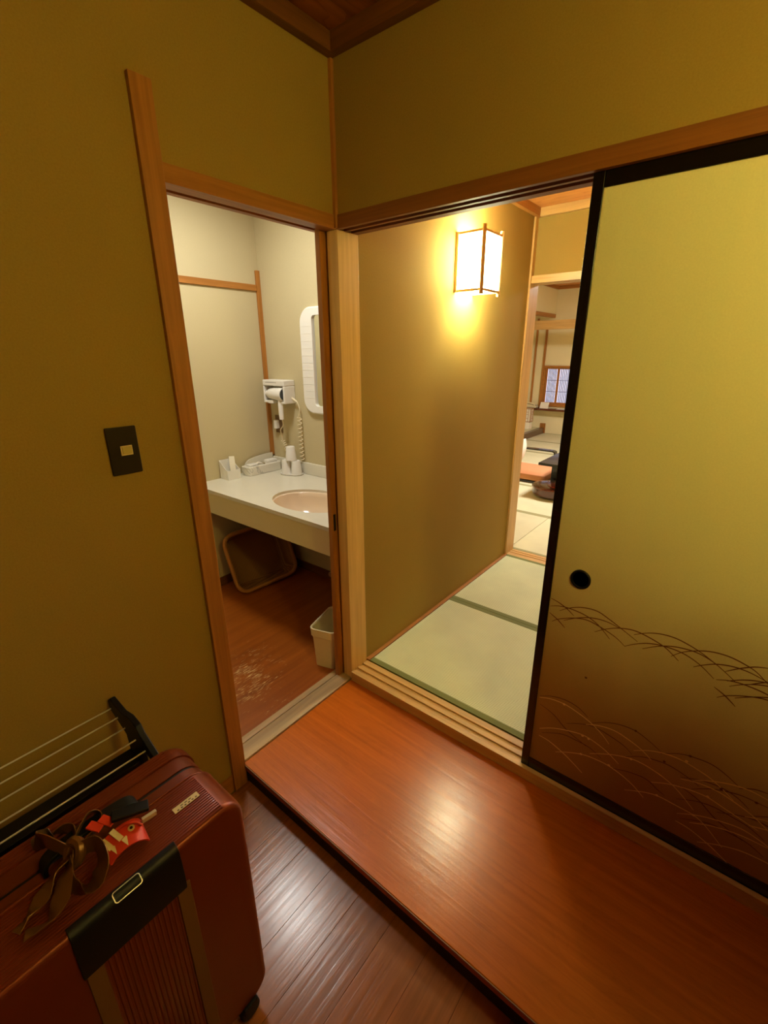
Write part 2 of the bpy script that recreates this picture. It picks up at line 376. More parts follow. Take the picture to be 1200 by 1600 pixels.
GRASS_UP = [[(0.857,0.732),(0.883,0.725),(0.91,0.712),(0.931,0.697)],[(0.858,0.704),(0.885,0.714),(0.918,0.717),(0.963,0.711),(1.002,0.693),(1.038,0.66)],[(0.887,0.698),(0.913,0.717),(0.949,0.733),(0.991,0.737),(1.028,0.723),(1.066,0.704),(1.108,0.682)],[(0.869,0.653),(0.89,0.67),(0.933,0.69),(0.97,0.697),(1.008,0.689),(1.051,0.673),(1.079,0.654)],[(0.904,0.67),(0.938,0.692),(0.979,0.709),(1.02,0.713),(1.061,0.705)],[(0.858,0.681),(0.885,0.666),(0.91,0.646)],[(0.995,0.667),(1.023,0.688),(1.056,0.705),(1.094,0.713),(1.132,0.707),(1.171,0.694),(1.195,0.678),(1.211,0.665)],[(1.079,0.654),(1.105,0.673),(1.135,0.688),(1.17,0.695),(1.214,0.693),(1.255,0.677),(1.293,0.649)],[(1.096,0.7),(1.126,0.718),(1.156,0.728),(1.191,0.73),(1.226,0.722),(1.257,0.71),(1.289,0.693)],[(1.123,0.665),(1.15,0.684),(1.179,0.699),(1.212,0.707),(1.25,0.707),(1.289,0.693),(1.338,0.66)],[(1.192,0.672),(1.214,0.695),(1.244,0.713),(1.275,0.724),(1.31,0.726),(1.345,0.718),(1.37,0.707),(1.396,0.685)],[(1.245,0.663),(1.267,0.68),(1.292,0.694),(1.326,0.702),(1.36,0.7),(1.395,0.69)],[(1.311,0.681),(1.337,0.703),(1.363,0.72),(1.387,0.728)],[(1.32,0.656),(1.347,0.673),(1.371,0.683),(1.395,0.689)],[(1.363,0.667),(1.382,0.682),(1.395,0.69)]]
GRASS_GOLD = [[(0.863,0.354),(0.901,0.367),(0.944,0.37),(0.982,0.362),(1.026,0.346),(1.063,0.323),(1.09,0.297)],[(0.876,0.228),(0.92,0.256),(0.969,0.275),(1.016,0.285),(1.058,0.277),(1.095,0.261),(1.126,0.24)],[(0.877,0.199),(0.914,0.195),(0.962,0.176),(0.996,0.157),(1.03,0.135)],[(0.938,0.164),(0.98,0.19),(1.026,0.21),(1.067,0.216),(1.102,0.215),(1.142,0.204),(1.178,0.186),(1.208,0.162)],[(1.016,0.33),(1.054,0.348),(1.097,0.355),(1.137,0.346),(1.176,0.331),(1.205,0.31)],[(1.042,0.227),(1.095,0.259),(1.137,0.277),(1.173,0.284),(1.215,0.279),(1.257,0.265),(1.29,0.244),(1.33,0.208)],[(1.157,0.316),(1.194,0.34),(1.232,0.354),(1.269,0.358),(1.307,0.352),(1.345,0.341),(1.375,0.324),(1.404,0.304)],[(1.156,0.155),(1.205,0.183),(1.244,0.195),(1.289,0.194),(1.333,0.191),(1.364,0.175),(1.413,0.13)],[(1.217,0.233),(1.259,0.256),(1.304,0.27),(1.349,0.275),(1.391,0.265),(1.431,0.255),(1.47,0.245)],[(1.315,0.313),(1.355,0.337),(1.394,0.353),(1.43,0.359),(1.467,0.355)],[(1.329,0.158),(1.367,0.18),(1.409,0.196),(1.45,0.204),(1.499,0.205)],[(1.449,0.248),(1.486,0.262)]]
GRASS_DARK = [[(0.863,0.36),(0.906,0.38),(0.948,0.387),(0.986,0.38),(1.018,0.36)],[(0.866,0.328),(0.914,0.311),(0.962,0.275),(1.027,0.248)],[(0.959,0.3),(1.005,0.325),(1.044,0.335),(1.09,0.328),(1.131,0.316),(1.155,0.298)],[(1.026,0.341),(1.068,0.369),(1.109,0.385),(1.151,0.387),(1.189,0.373),(1.222,0.355)],[(0.885,0.215),(0.947,0.248),(0.996,0.252),(1.039,0.248),(1.077,0.229)],[(1.137,0.277),(1.175,0.304),(1.209,0.316),(1.247,0.321),(1.287,0.313),(1.327,0.298)],[(1.223,0.348),(1.266,0.376),(1.305,0.386),(1.341,0.387),(1.373,0.375),(1.406,0.355)],[(1.108,0.211),(1.155,0.229),(1.202,0.235),(1.235,0.218),(1.257,0.208)],[(1.285,0.218),(1.328,0.242),(1.367,0.252),(1.411,0.249),(1.45,0.242),(1.487,0.223)],[(1.312,0.276),(1.352,0.307),(1.392,0.325),(1.423,0.332),(1.472,0.331)],[(1.407,0.35),(1.436,0.369),(1.463,0.374)]]
BUD_GOLD = [(0.943,0.369),(1.012,0.282),(1.031,0.281),(1.017,0.208),(1.101,0.218),(1.285,0.362),(1.239,0.196),(1.351,0.277),(1.333,0.191),(1.155,0.281)]
BUD_DARK = [(1.151,0.388),(1.236,0.327),(1.29,0.384),(1.373,0.323),(1.448,0.331)]
# ================================================================ STRUCTURE
XR, YB = 2.05, -2.2            # entry extents
ZF, ZC = -.085, 2.35           # entry floor and ceiling
ZL0, ZL1 = 1.85, 1.892         # lintel
# entry floor: slab and boards
fl = struct(MB().box(-.12, XR+.1, YB-.1, .12, ZF-.06, ZF-.014), 'floor', M['riser'], 'brown board floor of the entry', 'floor')
seam = .012; i = 0
while seam < XR:
    x1 = min(seam+.118, XR)
    MB().box(seam+.0003, x1-.0003, YB, -.002, ZF-.014, ZF).build('plank', M['plank%d' % (i % 4)], fl, bevel=.0006)
    seam += .118; i += 1
# entry walls
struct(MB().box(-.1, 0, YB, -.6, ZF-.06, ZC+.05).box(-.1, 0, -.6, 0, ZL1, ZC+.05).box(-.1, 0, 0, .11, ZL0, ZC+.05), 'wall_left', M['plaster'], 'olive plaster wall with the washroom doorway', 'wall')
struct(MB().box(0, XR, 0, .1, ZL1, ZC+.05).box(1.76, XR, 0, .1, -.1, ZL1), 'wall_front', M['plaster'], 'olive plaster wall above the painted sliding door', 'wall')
struct(MB().box(XR, XR+.1, YB, .1, ZF-.06, ZC+.05), 'wall_right', M['dark_z'], 'dark wooden wall of the entry carrying a wall lantern', 'wall')
struct(MB().box(-.1, XR+.1, YB-.1, YB, ZF-.06, ZC+.05), 'wall_back', M['dark_z'], 'dark wooden wall behind the entry', 'wall')
ce = struct(MB().box(-.1, XR+.1, YB-.1, .1, ZC+.02, ZC+.06), 'ceiling', M['ceil'], 'dark brown boarded entry ceiling', 'ceiling')
xx = 0
while xx < XR:
    MB().box(xx+.001, min(xx+.45, XR)-.001, YB, 0, ZC, ZC+.02).build('ceiling_board', M['ceil'], ce, bevel=.002); xx += .45
# ceiling edge trims
struct(MB().box(0, .032, YB, 0, 2.302, ZC), 'trim_1', M['dark_y'], 'dark cornice strip along the doorway wall', 'trim', .002)
struct(MB().box(.032, XR, -.032, 0, 2.302, ZC), 'trim_2', M['dark_x'], 'dark cornice strip above the sliding door wall', 'trim', .002)
# corner post: thin strip above the lintel, square post below
struct(MB().box(-.01, .012, -.012, .01, ZL1-.04, 2.302), 'trim_3', M['trim_z'], 'thin corner strip above the lintels', 'trim', .0015)
struct(MB().box(-.045, .006, -.001, .105, 0, ZL0), 'trim_4', M['post'], 'pale square post between washroom and tatami passage', 'trim', .0015)
# doorway casing on the left
struct(MB().box(-.1, .014, -.652, -.599, ZF, 2.045), 'trim_5', M['trim_z'], 'tall amber casing board left of the washroom doorway', 'trim', .0015)
# lintel of the washroom doorway, grooved below
k = MB().prism([(-.1, ZL0+.004), (-.1, ZL1), (.003, ZL1), (.003, ZL0), (-.046, ZL0), (-.046, ZL0+.014), (-.078, ZL0+.014), (-.078, ZL0+.004)], 'y', -.6, -.002)
struct(k, 'trim_6', M['trim_y'], 'grooved amber lintel over the washroom doorway', 'trim', .001)
# lintel over the sliding door with two tracks
g = .014
k = MB().prism([(.105, ZL0), (.105, ZL1), (-.004, ZL1), (-.004, ZL0), (.012, ZL0), (.012, ZL0+g), (.036, ZL0+g), (.036, ZL0), (.05, ZL0), (.05, ZL0+g), (.074, ZL0+g), (.074, ZL0)], 'x', .002, XR)
struct(k, 'trim_7', M['kamoi'], 'double-tracked amber lintel over the sliding door', 'trim', .0008)
# threshold (shikii) of the sliding door, two shallow grooves
g = .007; zt = .047
k = MB().prism([(.105, 0), (.105, zt), (.074, zt), (.074, zt-g), (.05, zt-g), (.05, zt), (.036, zt), (.036, zt-g), (.010, zt-g), (.010, zt), (-.008, zt), (-.008, 0)], 'x', .008, XR)
struct(k, 'trim_8', M['pale_x'], 'pale grooved threshold beneath the sliding door', 'trim', .001)
# sill of the washroom doorway
k = MB().prism([(-.1, -.02), (-.1, .008), (-.086, .008), (-.073, .006), (-.072, .001), (-.067, .001), (-.066, .010), (-.008, .010), (0, .006), (0, -.02)], 'y', -.6, -.001)
struct(k, 'trim_9', M['worn_y'], 'worn pale sill of the washroom doorway', 'trim')
struct(MB().box(0, .006, YB, -.652, ZF, -.012), 'baseboard_left', M['trim_y'], 'low amber baseboard behind the luggage rack', 'baseboard', .001)

# ---- raised step in front of the tatami passage
st = thing('entry_step', (.9, -.3, ZF), 'wide glossy orange-brown wooden step in front of the sliding door', 'step')
st['kind'] = 'structure'
MB().box(.002, XR, -.6, -.001, -.03, 0).build('tread', M['step'], st, bevel=.003, seg=3)
MB().box(.004, XR, -.594, -.56, ZF, -.03).build('riser', M['riser'], st)
MB().box(.002, XR, -.6022, -.6, -.005, -.0015).build('worn_edge', M['nosing'], st)

# ---------------------------------------------------------------- washroom
WX, WY, WB = -1.3, .653, -.76
struct(MB().box(WX-.1, -.045, WB-.1, WY+.1, -.06, 0), 'floor_washroom', M['wash_floor'], 'worn red-brown lacquered washroom floor', 'floor')
struct(MB().box(WX-.1, WX, WB-.1, WY+.1, 0, ZC+.05), 'wall_washroom_far', M['wash_wall'], 'cream wall behind the tissue box', 'wall')
struct(MB().box(WX, -.045, WY, WY+.1, 0, ZC+.05), 'wall_washroom_right', M['wash_wall'], 'cream wall carrying the mirror and hair dryer', 'wall')
struct(MB().box(WX, -.1, WB-.1, WB, 0, ZC+.05), 'wall_washroom_left', M['wash_wall'], 'cream wall of the washroom out of view', 'wall')
struct(MB().box(-.112, -.1, WB, -.66, 0, 2.37), 'wall_washroom_near', M['wash_wall'], 'cream lining beside the washroom doorway', 'wall')
struct(MB().box(WX-.1, -.045, WB-.1, WY+.1, 2.37, 2.47), 'ceiling_washroom', M['white'], 'white washroom ceiling', 'ceiling')
struct(MB().box(WX, WX+.012, WB, WY-.028, 1.812, 1.846), 'trim_10', M['trim_y'], 'thin orange rail across the far washroom wall', 'trim', .001)
struct(MB().box(WX, WX+.016, WY-.026, WY, .80, 1.925), 'trim_11', M['trim_z'], 'slim orange strip standing in the washroom corner', 'trim', .001)
struct(MB().box(WX+.008, -.08, WY-.008, WY, 0, .06), 'baseboard_washroom_right', M['dark_x'], 'brown baseboard under the wash counter', 'baseboard', .001)
struct(MB().box(WX, WX+.008, WB, WY-.008, 0, .06), 'baseboard_washroom_far', M['dark_y'], 'brown baseboard on the far washroom wall', 'baseboard', .001)
# sliding washroom door, pushed back into the wall
d = struct_root('door_1', (-.062, .25, .008), 'wooden sliding washroom door pushed open behind the pale post', 'door')
MB().box(-.074, -.052, -.030, .0, .002, ZL0+.012).build('stile', M['trim_z'], d, bevel=.001)
MB().box(-.070, -.056, .0, .59, .012, ZL0).build('door_panel', M['trim_z'], d)
MB().box(-.0525, -.0505, -.022, -.008, .744, .818).build('finger_pull', M['black_matt'], d, bevel=.0008)

# ---------------------------------------------------------------- tatami passage
CX = .93; YT = 1.66
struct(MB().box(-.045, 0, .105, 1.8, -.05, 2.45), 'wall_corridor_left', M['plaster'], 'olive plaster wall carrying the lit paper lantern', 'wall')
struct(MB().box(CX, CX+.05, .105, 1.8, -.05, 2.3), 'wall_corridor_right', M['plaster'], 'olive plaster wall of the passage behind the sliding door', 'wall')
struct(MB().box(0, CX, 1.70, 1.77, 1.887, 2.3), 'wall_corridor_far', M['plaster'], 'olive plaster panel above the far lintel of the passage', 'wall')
struct(MB().box(-.045, CX+.05, .1, 1.78, 2.24, 2.3), 'ceiling_corridor', M['ceil_room'], 'light wooden ceiling of the tatami passage', 'ceiling')
struct(MB().box(0, .028, .105, 1.70, 2.196, 2.24), 'trim_12', M['trim_y'], 'cornice strip over the lantern wall', 'trim', .001)
struct(MB().box(.028, CX, 1.672, 1.70, 2.196, 2.24), 'trim_13', M['pale_x'], 'cornice strip at the far end of the passage', 'trim', .001)
struct(MB().box(0, .021, .108, YT, .0, .052), 'trim_14', M['trim_y'], 'thin wooden strip between lantern wall and tatami', 'trim', .0008)
struct(MB().box(-.046, .012, YT, 1.79, .0, 2.196), 'trim_15', M['pale_z'], 'pale door post at the far end of the lantern wall', 'trim', .001)
k = MB().prism([(1.79, 1.845), (1.79, 1.887), (1.67, 1.887), (1.67, 1.845), (1.70, 1.845), (1.70, 1.857), (1.72, 1.857), (1.72, 1.845), (1.74, 1.845), (1.74, 1.857), (1.76, 1.857), (1.76, 1.845)], 'x', .012, CX)
struct(k, 'trim_16', M['pale_x'], 'pale lintel at the entrance of the tatami room', 'trim', .0006)
k = MB().prism([(1.79, 0), (1.79, .05), (1.762, .05), (1.762, .044), (1.752, .044), (1.752, .05), (1.728, .05), (1.728, .044), (1.718, .044), (1.718, .05), (1.672, .05), (1.672, 0)], 'x', .012, CX)
struct(k, 'trim_17', M['pale_x'], 'pale grooved threshold at the entrance of the tatami room', 'trim', .0006)
struct(MB().box(-.045, CX, .1, 1.8, -.06, 0), 'floor_corridor', M['riser'], 'floor under the passage tatami', 'floor')

def mat_thing(x0, x1, y0, y1, label, group, m, mh, heri=.028, z=.05, long='x'):
    r = thing('tatami_mat', ((x0+x1)/2, (y0+y1)/2, 0), label, 'tatami mat', group)
    e = .0015
    x0 += e; x1 -= e; y0 += e; y1 -= e
    MB().box(x0, x1, y0, y1, .001, z).build('rush_surface', m, r, bevel=.002)
    if heri:
        for a, b in ((y0, y0+heri), (y1-heri, y1)):
            MB().box(x0, x1, a-.0006, b+.0006, z-.012, z+.0012).build('cloth_border', mh, r, bevel=.0008)
    return r
GR = 'tatami mats of the passage'
mat_thing(.022, CX, .108, .872, 'green tatami mat nearest the sliding door threshold', GR, M['tatami'], M['heri'])
mat_thing(.022, CX, .872, YT+.01, 'green tatami mat at the far end of the passage, below the lantern', GR, M['tatami'], M['heri'])

# ---------------------------------------------------------------- tatami room beyond
RX0, RX1, RY0, RY1, RZ = -1.74, 2.2, 1.79, 7.04, 2.47
struct(MB().box(-2.6, RX1, RY0, RY1+.1, -.06, 0), 'floor_room', M['riser'], 'floor under the room tatami', 'floor')
struct(MB().box(-1.84, -.046, RY0-.08, RY0, 0, RZ).box(CX+.05, RX1, RY0-.08, RY0, 0, RZ).box(-.046, CX+.05, RY0-.0, RY0+.01, 2.2, RZ), 'wall_room_near', M['room_wall'], 'sand plaster wall beside the room entrance', 'wall')
struct(MB().box(RX1, RX1+.1, RY0-.08, RY1+.1, 0, RZ), 'wall_room_right', M['room_wall'], 'sand plaster wall on the right of the tatami room', 'wall')
struct(MB().box(RX0-.1, RX0, RY0, 4.6, 0, RZ).box(RX0-.06, RX0, 4.6, RY1, 2.04, RZ), 'wall_room_left', M['room_wall'], 'sand plaster wall hanging above the alcove', 'wall')
wf = MB().box(-2.6, -1.83, RY1, RY1+.1, 0, RZ).box(-1.83, -.85, RY1, RY1+.1, 0, .53).box(-1.83, -.85, RY1, RY1+.1, 1.22, RZ).box(-.85, RX1, RY1, RY1+.1, 0, RZ)
struct(wf, 'wall_room_far', M['room_wall'], 'sand plaster wall around the small latticed window', 'wall')
struct(MB().box(-2.6, -2.5, 4.5, RY1, 0, RZ).box(-2.5, RX0-.1, 4.5, 4.6, 0, RZ), 'wall_alcove', M['room_wall'], 'sand plaster back wall of the alcove', 'wall')
struct(MB().box(-2.6, RX1, RY0-.08, RY1+.1, RZ, RZ+.05), 'ceiling_room', M['ceil_room'], 'light wooden ceiling of the tatami room', 'ceiling')
struct(MB().box(RX0, RX1, RY1-.03, RY1, 2.42, RZ), 'trim_18', M['trim_x'], 'cornice strip over the window wall', 'trim', .001)
struct(MB().box(RX0, RX0+.03, RY0, RY1-.03, 2.42, RZ), 'trim_19', M['trim_y'], 'cornice strip over the alcove wall', 'trim', .001)
struct(MB().box(RX0-.065, RX0+.008, 4.6, RY1, 1.99, 2.045), 'trim_20', M['trim_y'], 'hanging rail across the top of the alcove', 'trim', .001)
b_ = struct_root('trim_21', (.2, 6.2, 1.776), 'pale beam crossing the tatami room in front of the window', 'beam')
MB().box(-1.80, RX1, 6.20, 6.30, 1.816, 1.906).build('beam', M['pale_x'], b_, bevel=.002)
MB().box(-1.80, RX1, 6.205, 6.29, 1.776, 1.816).build('track', M['pale_x'], b_, bevel=.001)
struct(MB().box(-1.862, -1.83, RY1-.03, RY1, .50, 1.95), 'trim_22', M['trim_z'], 'amber post left of the small window', 'trim', .001)
struct(MB().box(-2.03, -2.0, RY1-.02, RY1, .14, 1.99), 'trim_23', M['trim_z'], 'slim amber strip in the alcove corner', 'trim', .001)
# alcove floor with dark front beam
al = struct_root('floor_alcove', (-2.1, 5.8, 0), 'raised alcove floor with a dark front beam', 'alcove floor')
MB().box(-2.5, RX0-.06, 4.6, RY1, 0, .142).build('alcove_mat', M['tatami_room'], al)
MB().box(RX0-.06, RX0+.02, 4.6, RY1-.012, 0, .146).build('alcove_beam', M['toko'], al, bevel=.003)
struct(MB().box(-1.80, -1.70, RY1-.01, RY1, .05, .225), 'baseboard_alcove', M['trim_z'], 'short amber plinth where the alcove beam meets the wall', 'baseboard', .001)
# window with two sliding paper panels
w = struct_root('window_1', (-1.34, RY1, .53), 'small window with two latticed paper panels lit by daylight', 'window')
fr = MB()
fr.box(-1.83, -.85, RY1-.02, RY1+.08, .53, .575).box(-1.83, -.85, RY1-.02, RY1+.08, 1.19, 1.22).box(-1.83, -1.80, RY1-.02, RY1+.08, .575, 1.19).box(-.88, -.85, RY1-.02, RY1+.08, .575, 1.19)
fr.build('window_frame', M['trim_x'], w, bevel=.001)
for x0, x1, yy in ((-1.80, -1.562, RY1+.005), (-1.60, -1.33, RY1+.03), (-1.36, -1.12, RY1+.005), (-1.15, -.88, RY1+.03)):
    p = MB(); s = .034
    p.box(x0, x0+s, yy, yy+.02, .575, 1.19).box(x1-s, x1, yy, yy+.02, .575, 1.19).box(x0+s, x1-s, yy, yy+.02, .575, .60).box(x0+s, x1-s, yy, yy+.02, 1.165, 1.19)
    pf = p.build('sliding_frame', M['trim_z'], w)
    MB().box(x0+s, x1-s, yy+.012, yy+.015, .60, 1.165).build('paper_pane', M['shoji'], pf)
    q = MB(); n = 7
    for j in range(1, n): xx = x0+s+(x1-x0-2*s)*j/n; q.box(xx-.0048, xx+.0048, yy+.004, yy+.011, .60, 1.165)
    for zz in (.785, .975): q.box(x0+s, x1-s, yy+.003, yy+.011, zz-.003, zz+.003)
    q.build('lattice', M['lattice'], pf)
GR = 'tatami mats of the room'
edges = [1.79, 2.64, 3.52, 4.41, 5.30, 6.19, 7.04]; ords = ['nearest the room entrance', 'under the near edge of the low table', 'under the middle of the low table', 'behind the low table', 'in front of the beam', 'below the small window']
for i in range(6):
    for x0, x1, sd in ((RX0+.02, -.02, 'left'), (-.02, RX1-.02, 'right')):
        mat_thing(x0, x1, edges[i], edges[i+1], 'straw-coloured tatami mat %s, %s half of the room' % (ords[i], sd), GR, M['tatami_room'], M['heri_room'])
# ================================================================ THINGS
# ---- painted sliding door (fusuma)
FY, FX0, FX1, FZ0, FZ1 = .014, .828, 1.75, .041, 1.862
d = struct_root('door_2', (1.29, FY, FZ0), 'gold paper sliding door with black frame and painted grasses', 'door')
MB().box(FX0+.02, FX1-.02, FY+.002, FY+.018, FZ0+.03, FZ1-.03).build('paper_panel', M['fusuma'], d)
for a, b in ((FX0, FX0+.027), (FX1-.027, FX1)): MB().box(a, b, FY-.003, FY+.021, FZ0, FZ1).build('stile', M['black'], d, bevel=.002, seg=3)
for a, b in ((FZ0, FZ0+.046), (FZ1-.046, FZ1)): MB().box(FX0+.027, FX1-.027, FY-.002, FY+.02, a, b).build('rail', M['black'], d, bevel=.002, seg=3)
hx, hz = .934, .822
pull = MB()
for pr_ in ((.0285, -.003), ):
    prof = [(.0, .001), (.022, .001), (.0235, -.0025), (.027, -.0035), (.029, -.0015), (.029, .003)]
    prev = None
    for r_, yy in prof:
        A = pull.ring([(hx+max(r_, .0005)*math.cos(t), FY+.002+yy-.001, hz+max(r_, .0005)*1.06*math.sin(t)) for t in [2*math.pi*i/32 for i in range(32)]])
        if prev: pull.bridge(prev, A)
        prev = A
pull.build('door_pull', M['black_matt'], d, smooth=True)
def strokes(name, curves, mat, w, yoff):
    mb = MB()
    for c in curves:
        pts = catmull([(x, FY+.002-yoff, z) for x, z in c], 5); n = len(pts)
        ww = [w*(.25+.75*math.sin(math.pi*min(1, max(0, .08+.84*i/(n-1)))))for i in range(n)]
        prev = None
        for i, p in enumerate(pts):
            t = (pts[min(i+1, n-1)]-pts[max(i-1, 0)]).normalized(); nn = Vector((-t.z, 0, t.x))
            A = mb.ring([p-nn*ww[i]/2, p+nn*ww[i]/2, p+nn*ww[i]/2+Vector((0, .0004, 0)), p-nn*ww[i]/2+Vector((0, .0004, 0))])
            if prev: mb.bridge(prev, A)
            else: mb.cap(A)
            prev = A
        mb.cap(prev)
    return mb
def shifted(cs, dx, dz): return [[(x+dx, z+dz) for x, z in c] for c in cs]
inside = lambda cs: [c for c in cs if max(p[0] for p in c) < FX1-.03]
strokes('g', GRASS_UP+inside(shifted(GRASS_UP[1:], .44, -.055)), M['ink_up'], .0030, .0004).build('painted_grass', M['ink_up'], d)
strokes('g', GRASS_DARK+inside(shifted(GRASS_DARK, .42, -.06)), M['ink_dark'], .0028, .0004).build('painted_grass', M['ink_dark'], d)
gm = strokes('g', GRASS_GOLD+inside(shifted(GRASS_GOLD, .42, -.06)), M['ink_gold'], .0030, .0006)
def buds(mb, B, r):
    for x, z in B: mb.add([(x+r*math.cos(t), FY+.0012, z+r*math.sin(t)) for t in [2*math.pi*i/8 for i in range(8)]], [tuple(range(8))])
buds(gm, BUD_GOLD, .0042); gm.build('painted_grass', M['ink_gold'], d)
bm_ = MB(); buds(bm_, BUD_DARK+[(.993, .5005)], .004); bm_.build('painted_buds', M['ink_dark'], d)

# ---- wall lanterns
def lantern(loc, label, power, col, shade, flip=False):
    """square paper lantern: back on the plane x=loc.x, sticking out to +x (or -x)"""
    r = thing('wall_lantern', loc, label, 'wall lantern', None)
    s = -1 if flip else 1
    X = lambda v: loc[0]+s*v
    y0, y1, z0, z1, dp = loc[1], loc[1]+.193, loc[2], loc[2]+.25, .14
    pw = .009
    for yy in (y0+.008, y1-.008):                       # front posts, round
        MB().cyl((X(dp), yy, z0-.014), (X(dp), yy, z1+.014), .0095, n=14).build('post', M['lantern_wood'], r, smooth=True)
    for yy in (y0+.006, y1-.006):                       # back posts on the wall
        MB().box(X(.001), X(.014), yy-.006, yy+.006, z0, z1).build('back_post', M['lantern_wood'], r, bevel=.001)
    for zz in (z0+.006, z1-.006):
        MB().box(X(dp-.005), X(dp+.005), y0+.012, y1-.012, zz-.005, zz+.005).build('rail', M['lantern_wood'], r, bevel=.001)
        for yy in (y0+.008, y1-.008): MB().box(X(.012), X(dp-.004), yy-.0045, yy+.0045, zz-.005, zz+.005).build('rail', M['lantern_wood'], r, bevel=.001)
    MB().box(X(dp-.004), X(dp-.0025), y0+.012, y1-.012, z0+.012, z1-.012).build('front_paper', shade, r)
    for yy in (y0+.010, y1-.0115): MB().box(X(.013), X(dp-.006), yy, yy+.0015, z0+.012, z1-.012).build('side_paper', shade, r)
    ym = (y0+y1)/2+.01
    MB().box(X(dp-.002), X(dp+.001), ym-.0018, ym+.0018, z0+.012, z1-.012).build('lattice_bar', M['lantern_wood'], r)
    MB().box(X(dp-.002), X(dp+.001), ym, y1-.014, (z0+z1)/2+.011, (z0+z1)/2+.014).build('lattice_bar', M['lantern_wood'], r)
    MB().box(X(dp-.002), X(dp+.001), ym, y1-.014, (z0+z1)/2-.016, (z0+z1)/2-.013).build('lattice_bar', M['lantern_wood'], r)
    MB().box(X(.0005), X(.02), y0+.06, y1-.06, z0+.06, z1-.06).build('base_plate', M['white'], r, bevel=.002)
    ld = bpy.data.lights.new('bulb', 'POINT'); ld.energy = power; ld.color = col; ld.shadow_soft_size = .03
    lo = bpy.data.objects.new('bulb', ld); COL.objects.link(lo); lo.location = (X(.065), (y0+y1)/2, (z0+z1)/2)
    attach(lo, r)
    return r
lantern((0, .787, 1.723), 'glowing white paper lantern on the passage wall', L_CORR[0], L_CORR[1], M['shade'])
lantern((XR, -.92, 1.80), 'paper lantern on the right wall of the entry above the added shade cabinet', L_ENTRY[0], L_ENTRY[1], M['shade_entry'], True)

# ---- ceiling lamps of the washroom and the room
def dome(loc, r, label, power, col, m, h=.07):
    t = thing('ceiling_light', loc, label, 'ceiling light')
    MB().lathe((loc[0], loc[1], loc[2]-.022), [(r*.72, 0), (r*.75, .004), (r*.75, .022)], 32).build('mount', M['white'], t, smooth=True)
    prof = [(.001, -h)]+[(r*math.sin(a), -h*math.cos(a)) for a in [math.pi/2*i/8 for i in range(1, 9)]]
    MB().lathe((loc[0], loc[1], loc[2]-.024), prof, 32).build('diffuser', m, t, smooth=True)
    ld = bpy.data.lights.new('bulb', 'AREA'); ld.energy = power; ld.color = col; ld.shape = 'DISK'; ld.size = 2*r
    lo = bpy.data.objects.new('bulb', ld); COL.objects.link(lo); lo.location = (loc[0], loc[1], loc[2]-h-.03)
    attach(lo, t); return t
dome((-.70, .02, 2.37), .14, 'round white lamp on the washroom ceiling', L_WASH[0], L_WASH[1], M['glass_lamp'])
dome((.35, 4.0, RZ), .28, 'round lamp on the tatami room ceiling above the low table', L_ROOM[0], L_ROOM[1], M['glass_room'], .1)

# ---- unseen cabinet added below the lantern to shade the step and sliding door
t = thing('shade_cabinet', (1.86, -1.15, ZF), 'unseen dark wooden cabinet added under the entry lantern to shade the step', 'cabinet')
MB().box(1.67, XR-.002, -1.90, -.50, ZF+.04, 1.37).build('body', M['dark_z'], t, bevel=.002)
MB().box(1.655, XR-.002, -1.915, -.485, 1.37, 1.395).build('top', M['dark_y'], t, bevel=.003)
MB().box(1.70, XR-.002, -1.88, -.52, ZF, ZF+.04).build('plinth', M['riser'], t)
for y0, y1 in ((-1.89, -1.205), (-1.195, -.51)):
    dr = MB().box(1.652, 1.67, y0, y1, ZF+.05, 1.36).build('shade_cabinet_door', M['trim_z'], t, bevel=.002)
    yk = y1-.05 if y0 < -1.5 else y0+.05
    MB().box(1.640, 1.652, yk-.008, yk+.008, .6, .76).build('handle', M['black_matt'], dr, bevel=.002)

# ---- light switch
t = thing('light_switch', (0, -.805, 1.163), 'dark bronze light switch with a small cream button on the plaster wall', 'light switch')
MB().box(.0005, .007, -.842, -.768, 1.163, 1.284).build('plate', M['plate'], t, bevel=.003, seg=3)
MB().box(.007, .0085, -.8145, -.7855, 1.212, 1.2365).build('button_frame', M['cream'], t, bevel=.0008)
MB().box(.0085, .0115, -.811, -.788, 1.2155, 1.2345).build('button', M['button'], t, bevel=.001)

# ---- luggage rack against the wall
t = thing('luggage_rack', (.13, -1.25, ZF), 'low black rack with five thin steel rods against the plaster wall', 'rack')
def arm(y):
    poly = [(.004, .555), (.02, .568), (.09, .560), (.135, .572), (.175, .566), (.19, .548), (.262, .515), (.266, .502), (.25, .494), (.205, .500), (.172, .487), (.168, .402), (.10, .402), (.095, .492), (.05, .510), (.012, .524), (.004, .535)]
    return MB().prism(poly, 'y', y-.008, y+.008).build('arm', M['black_matt'], t, bevel=.003, seg=2)
for y in (-.965, -1.56): arm(y)
for y in (-.975, -1.55):
    MB().obox((.085, y, .172), (1, 0, -.19), (0, 1, 0), (.19, 0, 1), .013, .009, .262).build('leg', M['black_matt'], t, bevel=.002)
    MB().obox((.18, y-.02, .172), (1, 0, .19), (0, 1, 0), (-.19, 0, 1), .013, .009, .262).build('leg', M['black_matt'], t, bevel=.002)
MB().box(.10, .165, -1.56, -.965, .402, .448).build('crossbar', M['black_matt'], t, bevel=.004)
for x, z in ((.018, .534), (.058, .526), (.098, .515), (.160, .514), (.212, .512)):
    MB().cyl((x, -1.562, z), (x, -.962, z), .0021, n=10).build('rod', M['rod'], t, smooth=True)

